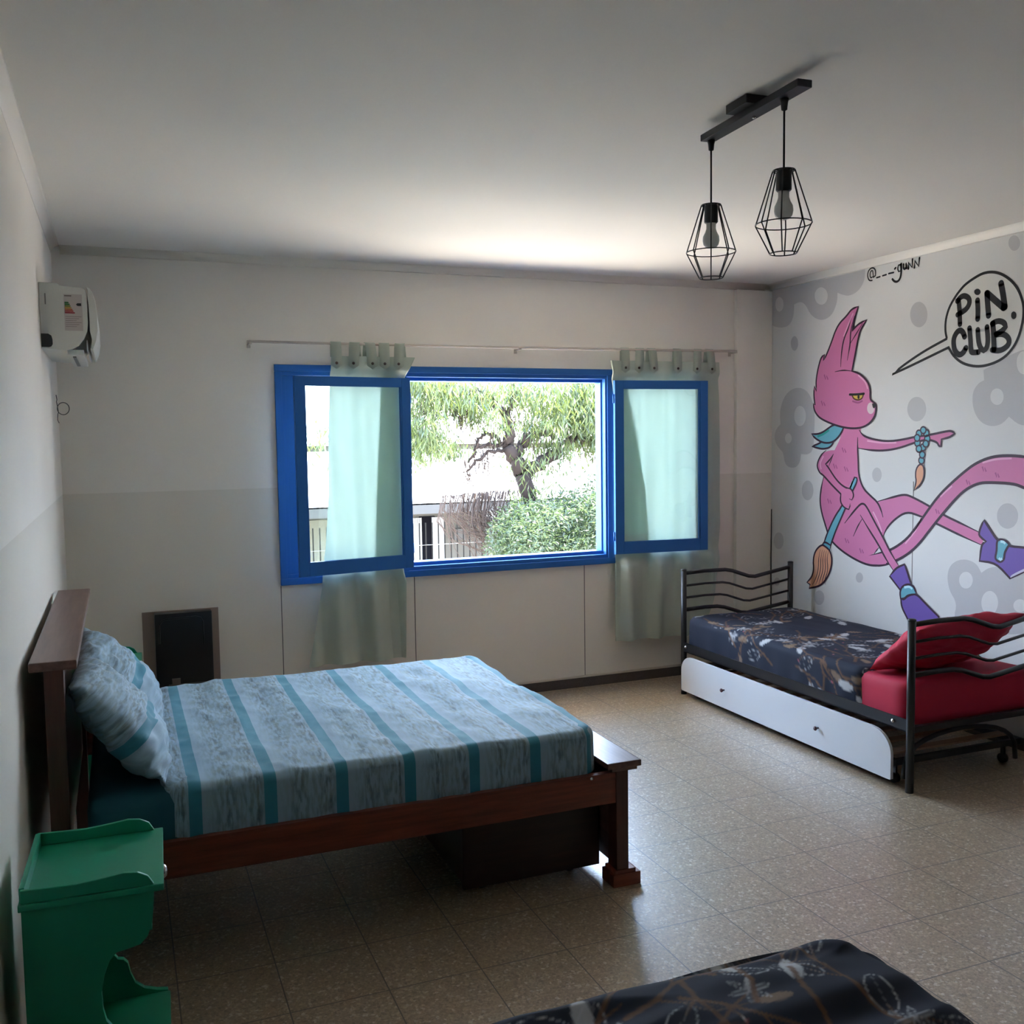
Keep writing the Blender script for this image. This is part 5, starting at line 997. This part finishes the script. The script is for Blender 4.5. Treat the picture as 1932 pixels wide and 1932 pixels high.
# floral print: strokes rasterised into a colour attribute on a fine cloth mesh
def paint_print(o, seed, u0, u1, v0, v1, dens=1.0, scale=1.0, outline=0.0):
    me = o.data; uvl = me.uv_layers[0].data
    nv = len(me.vertices); uv = np.zeros((nv, 2)); loops = np.zeros(len(me.loops), dtype=int); me.loops.foreach_get('vertex_index', loops)
    l = np.zeros(len(me.loops) * 2); me.uv_layers[0].data.foreach_get('uv', l); uv[loops] = l.reshape(-1, 2)
    col = np.tile(np.array([.025, .029, .044]), (nv, 1)); rng = random.Random(seed)
    def seg(a, b, w0, w1, c, al=1.0):
        a = np.array(a); b = np.array(b); d = b - a; L2 = d @ d + 1e-9
        t = np.clip(((uv - a) @ d) / L2, 0, 1); dist = np.linalg.norm(uv - a - t[:, None] * d, axis=1); w = w0 + (w1 - w0) * t
        k = np.clip((w - dist) / .004 + .5, 0, 1) * al
        col[:] = col * (1 - k[:, None]) + np.array(c) * k[:, None]
    def leaf(c, ang, L, wd, colr, al=1.0, hollow=False):
        d = uv - np.array(c); ca, sa = math.cos(ang), math.sin(ang)
        x = d[:, 0] * ca + d[:, 1] * sa; y = -d[:, 0] * sa + d[:, 1] * ca
        r = np.abs(y) - wd * np.sqrt(np.clip(1 - (x / L) ** 2, 0, 1)); r[np.abs(x) > L] = 1
        k = np.clip(-r / .004, 0, 1)
        if hollow or rng.random() < outline: k = k * (np.clip((r + .007) / .003, 0, 1) * .8 + .2 * (np.abs(y) < .002))
        k *= al
        col[:] = col * (1 - k[:, None]) + np.array(colr) * k[:, None]
    brown = (.16, .085, .045); white = (.52, .53, .54); tan = (.22, .15, .10)
    n = int(dens * (u1 - u0) * (v1 - v0) * 11)
    for i in range(n):
        p = (rng.uniform(u0, u1), rng.uniform(v0, v1)); ang = rng.choice([.5, 1.1, 3.6, 4.3, 2.2, 5.4]) + rng.uniform(-.3, .3); w = .0065 * scale
        for s in range(5):
            q = (p[0] + math.cos(ang) * .085, p[1] + math.sin(ang) * .085)
            seg(p, q, w, w * .8, brown, .85)
            if rng.random() < .8:
                a2 = ang + rng.choice((-1, 1)) * rng.uniform(.5, .9); q2 = (q[0] + math.cos(a2) * .07, q[1] + math.sin(a2) * .07)
                seg(q, q2, w * .6, w * .3, brown, .8)
                tpx = rng.random()
                if tpx < .3: leaf((q2[0] + math.cos(a2) * .03, q2[1] + math.sin(a2) * .03), a2, .055, .024, white, .85)
                elif tpx < .5: leaf((q2[0] + math.cos(a2) * .03, q2[1] + math.sin(a2) * .03), a2, .045, .020, tan, .9)
                elif tpx < .7: leaf((q2[0] + math.cos(a2) * .03, q2[1] + math.sin(a2) * .03), a2, .060, .032, white, .9, True)
                elif tpx < .85: leaf(q2, a2, .008, .006, (.45, .12, .14), 1); leaf((q2[0], q2[1] + .006), a2, .008, .004, white, 1)
            p = q; ang += rng.uniform(-.45, .45); w *= .85
        if rng.random() < .8:
            for k in range(6): leaf((p[0] + .026 * math.cos(k * 1.05), p[1] + .026 * math.sin(k * 1.05)), k * 1.05, .026, .010, white, .7, k % 2 == 0)
    at = me.color_attributes.new('print', 'FLOAT_COLOR', 'POINT')
    at.data.foreach_set('color', np.hstack([col, np.ones((nv, 1))]).ravel())
M_print = attribute_material('dark_floral_print', .62)
def spread_disp(p, x, y, z):
    w = noise.noise(Vector((x * 3.0, y * 2.4, 9))) * .010 - abs(noise.noise(Vector((x * 8, y * 2.5 + x, 41)))) * .008 + noise.noise(Vector((x * 9, y * 5, 2))) * .004
    if z > .495: p.z += w
    elif x < 3.8: p.x -= abs(w) * 1.2 + .004 * (.5 - z) / .17 * (1 + math.sin(y * 38))
    if x < 3.8 and z < .40: p.z += .012 * noise.noise(Vector((y * 3, 1, 1)))
    return p
sp = rounded_box('bedspread', 3.642, 4.472, -2.095, -.466, .340, .516, .045, M_print, res=.0115, disp=spread_disp, corner=.075, skip_bottom=True)
paint_print(sp, 11, 3.45, 4.6, -2.2, -.35, 1.9)
tag(sp, 'dark floral bedspread covering the black metal bed', 'bedspread')
rp = pillow('pillow', M_red, .20, .355, .085, frame((4.035, -2.235, .645), (-.02, .74, -.60), (1, .02, .03)), 3.3)
tag(rp, 'red pillow leaning on the end bars of the black metal bed', 'pillow')

# ------------------------------------------------------------------ foreground bed
fb_ = thing('single_bed', 'low bed at the bottom edge, only its dark floral bedspread showing', 'bed', (.95, -4.5, 0))
MB().box(.06, 1.82, -4.95, -4.06, .20, .29, bev=.004).build('base', M_wood, fb_)
MB().box(.09, 1.80, -4.94, -4.075, .29, .475, bev=.03).build('mattress', M_teal, fb_)
for x in (.12, 1.76):
    for y in (-4.90, -4.11): MB().box(x - .03, x + .03, y - .03, y + .03, 0, .20, bev=.003).build('leg', M_woodz, fb_)
rel(fb_)
def spread2(p, x, y, z):
    w = noise.noise(Vector((x * 4.0, y * 3.4, 19))) * .012 - abs(noise.noise(Vector((x * 2.5 + y * 2, y * 8, 31)))) * .016 + noise.noise(Vector((x * 5 + y * 3, y * 13, 5))) * .010
    if z > .47: p.z += w
    elif y > -4.1: p.y += abs(w)
    elif x > 1.8: p.x += abs(w)
    return p
s2 = rounded_box('bedspread', .06, 1.850, -4.97, -4.030, .25, .500, .050, M_print, res=.0062, disp=spread2, corner=.11, skip_bottom=True)
paint_print(s2, 5, .3, 1.95, -5.0, -3.85, 1.4, 1.1, .55)
tag(s2, 'dark floral bedspread on the bed at the bottom edge of the view', 'bedspread')

# ------------------------------------------------------------------ outside
GZ = -3.2
tag(MB().box(-40, 60, .2, 90, GZ - .2, GZ).build('yard', mat('pale_paving', (.42, .36, .285, 1), .9, vary=.12, vscale=.6)), 'pale sunlit yard outside the window, below the trees', 'ground', kind='structure')
bd = thing('neighbor_building', 'low building across the yard with bright white roof and shaded grey wall', 'building', (8, 13.5, GZ))
M_roof = mat('white_roof_sheet', (.85, .84, .80, 1), .6, vary=.03, vscale=1)
rf = MB(); rf.add([(-20, 12.7, .47), (40, 12.7, .47), (40, 19.5, 1.42), (-20, 19.5, 1.42), (-20, 12.7, .40), (40, 12.7, .40), (40, 19.5, 1.35), (-20, 19.5, 1.35)], [(0, 1, 2, 3), (4, 7, 6, 5), (0, 4, 5, 1), (3, 2, 6, 7), (0, 3, 7, 4), (1, 5, 6, 2)]); rf.build('roof', M_roof, bd)
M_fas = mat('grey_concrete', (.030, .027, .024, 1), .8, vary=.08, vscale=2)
MB().box(-20, 40, 12.70, 12.85, .22, .43).build('fascia', M_fas, bd)
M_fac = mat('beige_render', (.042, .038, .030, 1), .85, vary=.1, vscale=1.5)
MB().box(-20, 40, 13.6, 19.4, GZ, .40).build('wall', M_fac, bd)
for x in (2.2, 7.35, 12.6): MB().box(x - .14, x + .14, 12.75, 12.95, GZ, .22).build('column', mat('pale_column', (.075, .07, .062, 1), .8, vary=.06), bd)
for x in (6.03, 2.9, 9.4, 12.0):
    w_ = MB().box(x, x + .33, 13.56, 13.6, -2.4, .10).build('window_opening', mat('dark_opening', (.003, .003, .004, 1), .95, spec=.0, vary=.1), bd)
    for a, b in ((x - .17, x + .04), (x + .25, x + .52)):
        c = MB(); n = 16
        c.add([(a + (b - a) * i / n, 13.53 + .02 * math.sin(i * 1.7), z) for z in (.08, -2.2) for i in range(n + 1)], [(i, i + 1, n + 2 + i, n + 1 + i) for i in range(n)], True)
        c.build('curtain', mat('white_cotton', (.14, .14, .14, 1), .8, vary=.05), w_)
pn = MB()
for x0, x1 in ((7.9, 9.3), (3.3, 5.4), (10.2, 11.8)): pn.box(x0, x1, 13.57, 13.6, -2.6, .12)
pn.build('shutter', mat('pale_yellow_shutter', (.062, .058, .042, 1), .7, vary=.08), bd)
MB().box(6.75, 7.0, 13.45, 13.6, -.42, -.18, bev=.02).box(7.85, 8.1, 13.4, 13.6, -.42, -.18, bev=.02).build('wall_box', M_fas, bd)
rel(bd)
fn = thing('wire_fence', 'wire fence of thin dark uprights in front of the low building', 'fence', (7, 11.8, GZ))
g = MB()
for k in range(86): x = 3.0 + k * .125; g.box(x - .011, x + .011, 11.795, 11.805, GZ, .12)
g.build('uprights', mat('dark_wire', (.008, .007, .006, 1), .9, spec=.1, vary=.1), fn)
tag(fn.children[0], kind='stuff')
for z in (-.30, -.62, -.95): MB().tube([(3, 11.79, z), (13.6, 11.79, z)], .005, 6).build('horizontal_wire', mat('pale_wire', (.10, .095, .085, 1), .5, vary=.1), fn)
rel(fn)
b2 = thing('far_building', 'distant building seen only as a ribbed band above the white roof', 'building', (15, 26, GZ))
m = MB().box(-20, 60, 25, 25.3, GZ, 1.55)
for k in range(180): x = -10 + k * .3; m.box(x, x + .10, 24.97, 25, .9, 1.55)
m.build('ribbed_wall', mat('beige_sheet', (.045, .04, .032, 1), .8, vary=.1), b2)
MB().box(-20, 60, 24.8, 29, 1.55, 1.62).build('roof', M_roof, b2)
rel(b2)

def leaves(spec, n_total_scale, L, Wd, droop, depth, seed):
    rng = np.random.default_rng(seed); V = []; F = []
    for (cx, cy, cz, rx, rz, n, *tone) in spec:
        n = int(n * n_total_scale)
        p = rng.normal(0, .45, (n, 3)); p = p / np.maximum(1, np.linalg.norm(p, axis=1) / 1.0)[:, None]
        c = np.array([cx, cy, cz]) + p * np.array([rx, depth, rz])
        # leaves sit on hanging strands
        for k in range(n):
            a = rng.uniform(0, 2 * math.pi); tilt = rng.uniform(.7, 1.45) if droop else rng.uniform(-.6, 1.2)
            d = np.array([math.cos(a) * math.cos(tilt), math.sin(a) * math.cos(tilt), -math.sin(tilt)])
            s = np.cross(d, [rng.normal(), rng.normal(), rng.normal()]); s /= np.linalg.norm(s) + 1e-9
            l = L * rng.uniform(.6, 1.3); w = Wd * rng.uniform(.7, 1.3); q = c[k]; o = len(V)
            V += [tuple(q), tuple(q + d * l * .5 + s * w), tuple(q + d * l), tuple(q + d * l * .5 - s * w)]; F.append((o, o + 1, o + 2, o + 3))
    return V, F
def leaf_material(name, ca, cb2, ct):
    m = bpy.data.materials.new(name); m.use_nodes = True; nt = m.node_tree; b = nt.nodes['Principled BSDF']
    g = nt.nodes.new('ShaderNodeNewGeometry'); n = nt.nodes.new('ShaderNodeTexNoise'); n.inputs['Scale'].default_value = 1.7; n.inputs['Detail'].default_value = 3; nt.links.new(g.outputs['Position'], n.inputs['Vector'])
    n2 = nt.nodes.new('ShaderNodeMath'); n2.operation = 'MULTIPLY_ADD'; nt.links.new(g.outputs['Random Per Island'], n2.inputs[0]); n2.inputs[1].default_value = .5
    sb = nt.nodes.new('ShaderNodeMath'); sb.operation = 'SUBTRACT'; nt.links.new(n.outputs['Fac'], sb.inputs[0]); sb.inputs[1].default_value = .25; nt.links.new(sb.outputs[0], n2.inputs[2])
    cr = nt.nodes.new('ShaderNodeValToRGB'); cr.color_ramp.elements[0].position = .2; cr.color_ramp.elements[0].color = ca; cr.color_ramp.elements[1].position = .8; cr.color_ramp.elements[1].color = cb2; nt.links.new(n2.outputs[0], cr.inputs[0])
    nt.links.new(cr.outputs[0], b.inputs['Base Color']); b.inputs['Roughness'].default_value = .5
    t = nt.nodes.new('ShaderNodeBsdfTranslucent'); t.inputs[0].default_value = ct; mx = nt.nodes.new('ShaderNodeMixShader'); mx.inputs[0].default_value = .4
    nt.links.new(b.outputs[0], mx.inputs[1]); nt.links.new(t.outputs[0], mx.inputs[2]); nt.links.new(mx.outputs[0], nt.nodes['Material Output'].inputs['Surface'])
    return m
M_bark = mat('grey_brown_bark', (.022, .016, .014, 1), .95, spec=.1, vary=.3, vscale=9, bump=.6, bscale=18)
tree = thing('tree', 'tree with a forked grey trunk and drooping light green foliage in the yard', 'tree', (6.0, 7.0, GZ))
tk = MB(); tk.tube([(6.25, 7.1, GZ), (6.15, 7.05, -1.5), (6.01, 7, .11)], .20, 12, .12)
def wig(p0, k): return (p0[0] + .012 * math.sin(k * 2.3), p0[1] + .05 * math.sin(k * 1.7), p0[2] + .012 * math.cos(k * 3.1))
def branch_tube(mb, r1, r2, pts):
    q = [Vector(p) for p in pts]; out = []
    for i in range(len(q) - 1):
        for s in range(4): out.append(wig(q[i].lerp(q[i + 1], s / 4), i * 4 + s))
    out.append(q[-1]); mb.tube(out, r1, 9, r2)
for i, (r1, r2, pts) in enumerate(TREE_BRANCHES):
    if i == 0: branch_tube(tk, r1 * .6, r2 * .75, pts); tk.build('trunk', M_bark, tree)
    else: b_ = MB(); branch_tube(b_, r1 * .8, r2 * .8, pts); b_.build('branch', M_bark, tree)
V, F = leaves(TREE_FOLIAGE, 1.35, .15, .010, True, .9, 3)
fo = MB(); fo.add(V, F); fo.build('foliage', leaf_material('drooping_leaves', (.008, .018, .006, 1), (.058, .076, .017, 1), (.075, .10, .02, 1)), tree)
tw = MB(); rng = random.Random(4)
for (x, y, z) in TWIG_ROOTS:
    for k in range(34):
        x0 = x + rng.uniform(-.28, .28); y0 = y + rng.uniform(-.2, .2); dx = rng.uniform(.0, .6); L = rng.uniform(.3, .85)
        tw.tube([(x0, y0, z + .1), (x0 - dx * .15, y0 + .03, z - L * .35), (x0 + dx * .3, y0, z - L * .75), (x0 + dx * 1.2, y0, z - L)], .006, 4, .003)
# fine hanging twigs from the side limbs
for (r1, r2, pts) in TREE_BRANCHES[3:]:
    for p in pts[1:]:
        for k in range(7):
            x0 = p[0] + rng.uniform(-.12, .12); L = rng.uniform(.2, .6)
            tw.tube([(x0, p[1] + rng.uniform(-.2, .2), p[2]), (x0 + rng.uniform(-.1, .1), p[1], p[2] - L * .5), (x0 + rng.uniform(-.14, .14), p[1], p[2] - L)], .006, 4, .003)
tw.build('hanging_twigs', mat('dry_twig', (.040, .028, .023, 1), .9, spec=.1, vary=.2), tree)
rel(tree)
bush = thing('bush', 'dense green bush filling the lower right of the window view', 'bush', (6.6, 6.2, GZ))
V, F = leaves(BUSH_FOLIAGE, 2.2, .08, .010, False, .8, 8)
fo = MB(); fo.add(V, F); fo.build('foliage', leaf_material('bush_leaves', (.005, .014, .006, 1), (.044, .062, .022, 1), (.055, .085, .028, 1)), bush)
st_ = MB()
for k in range(14):
    a = k * .9; st_.tube([(6.0 + .3 * math.cos(a), 6.3 + .3 * math.sin(a), GZ), (6.2 + .6 * math.cos(a), 6.3 + .5 * math.sin(a), -1.4), (6.3 + 1.0 * math.cos(a), 6.2 + .7 * math.sin(a), -.1 + .3 * math.sin(a))], .035, 6, .012)
st_.build('stems', M_bark, bush)
rel(bush)
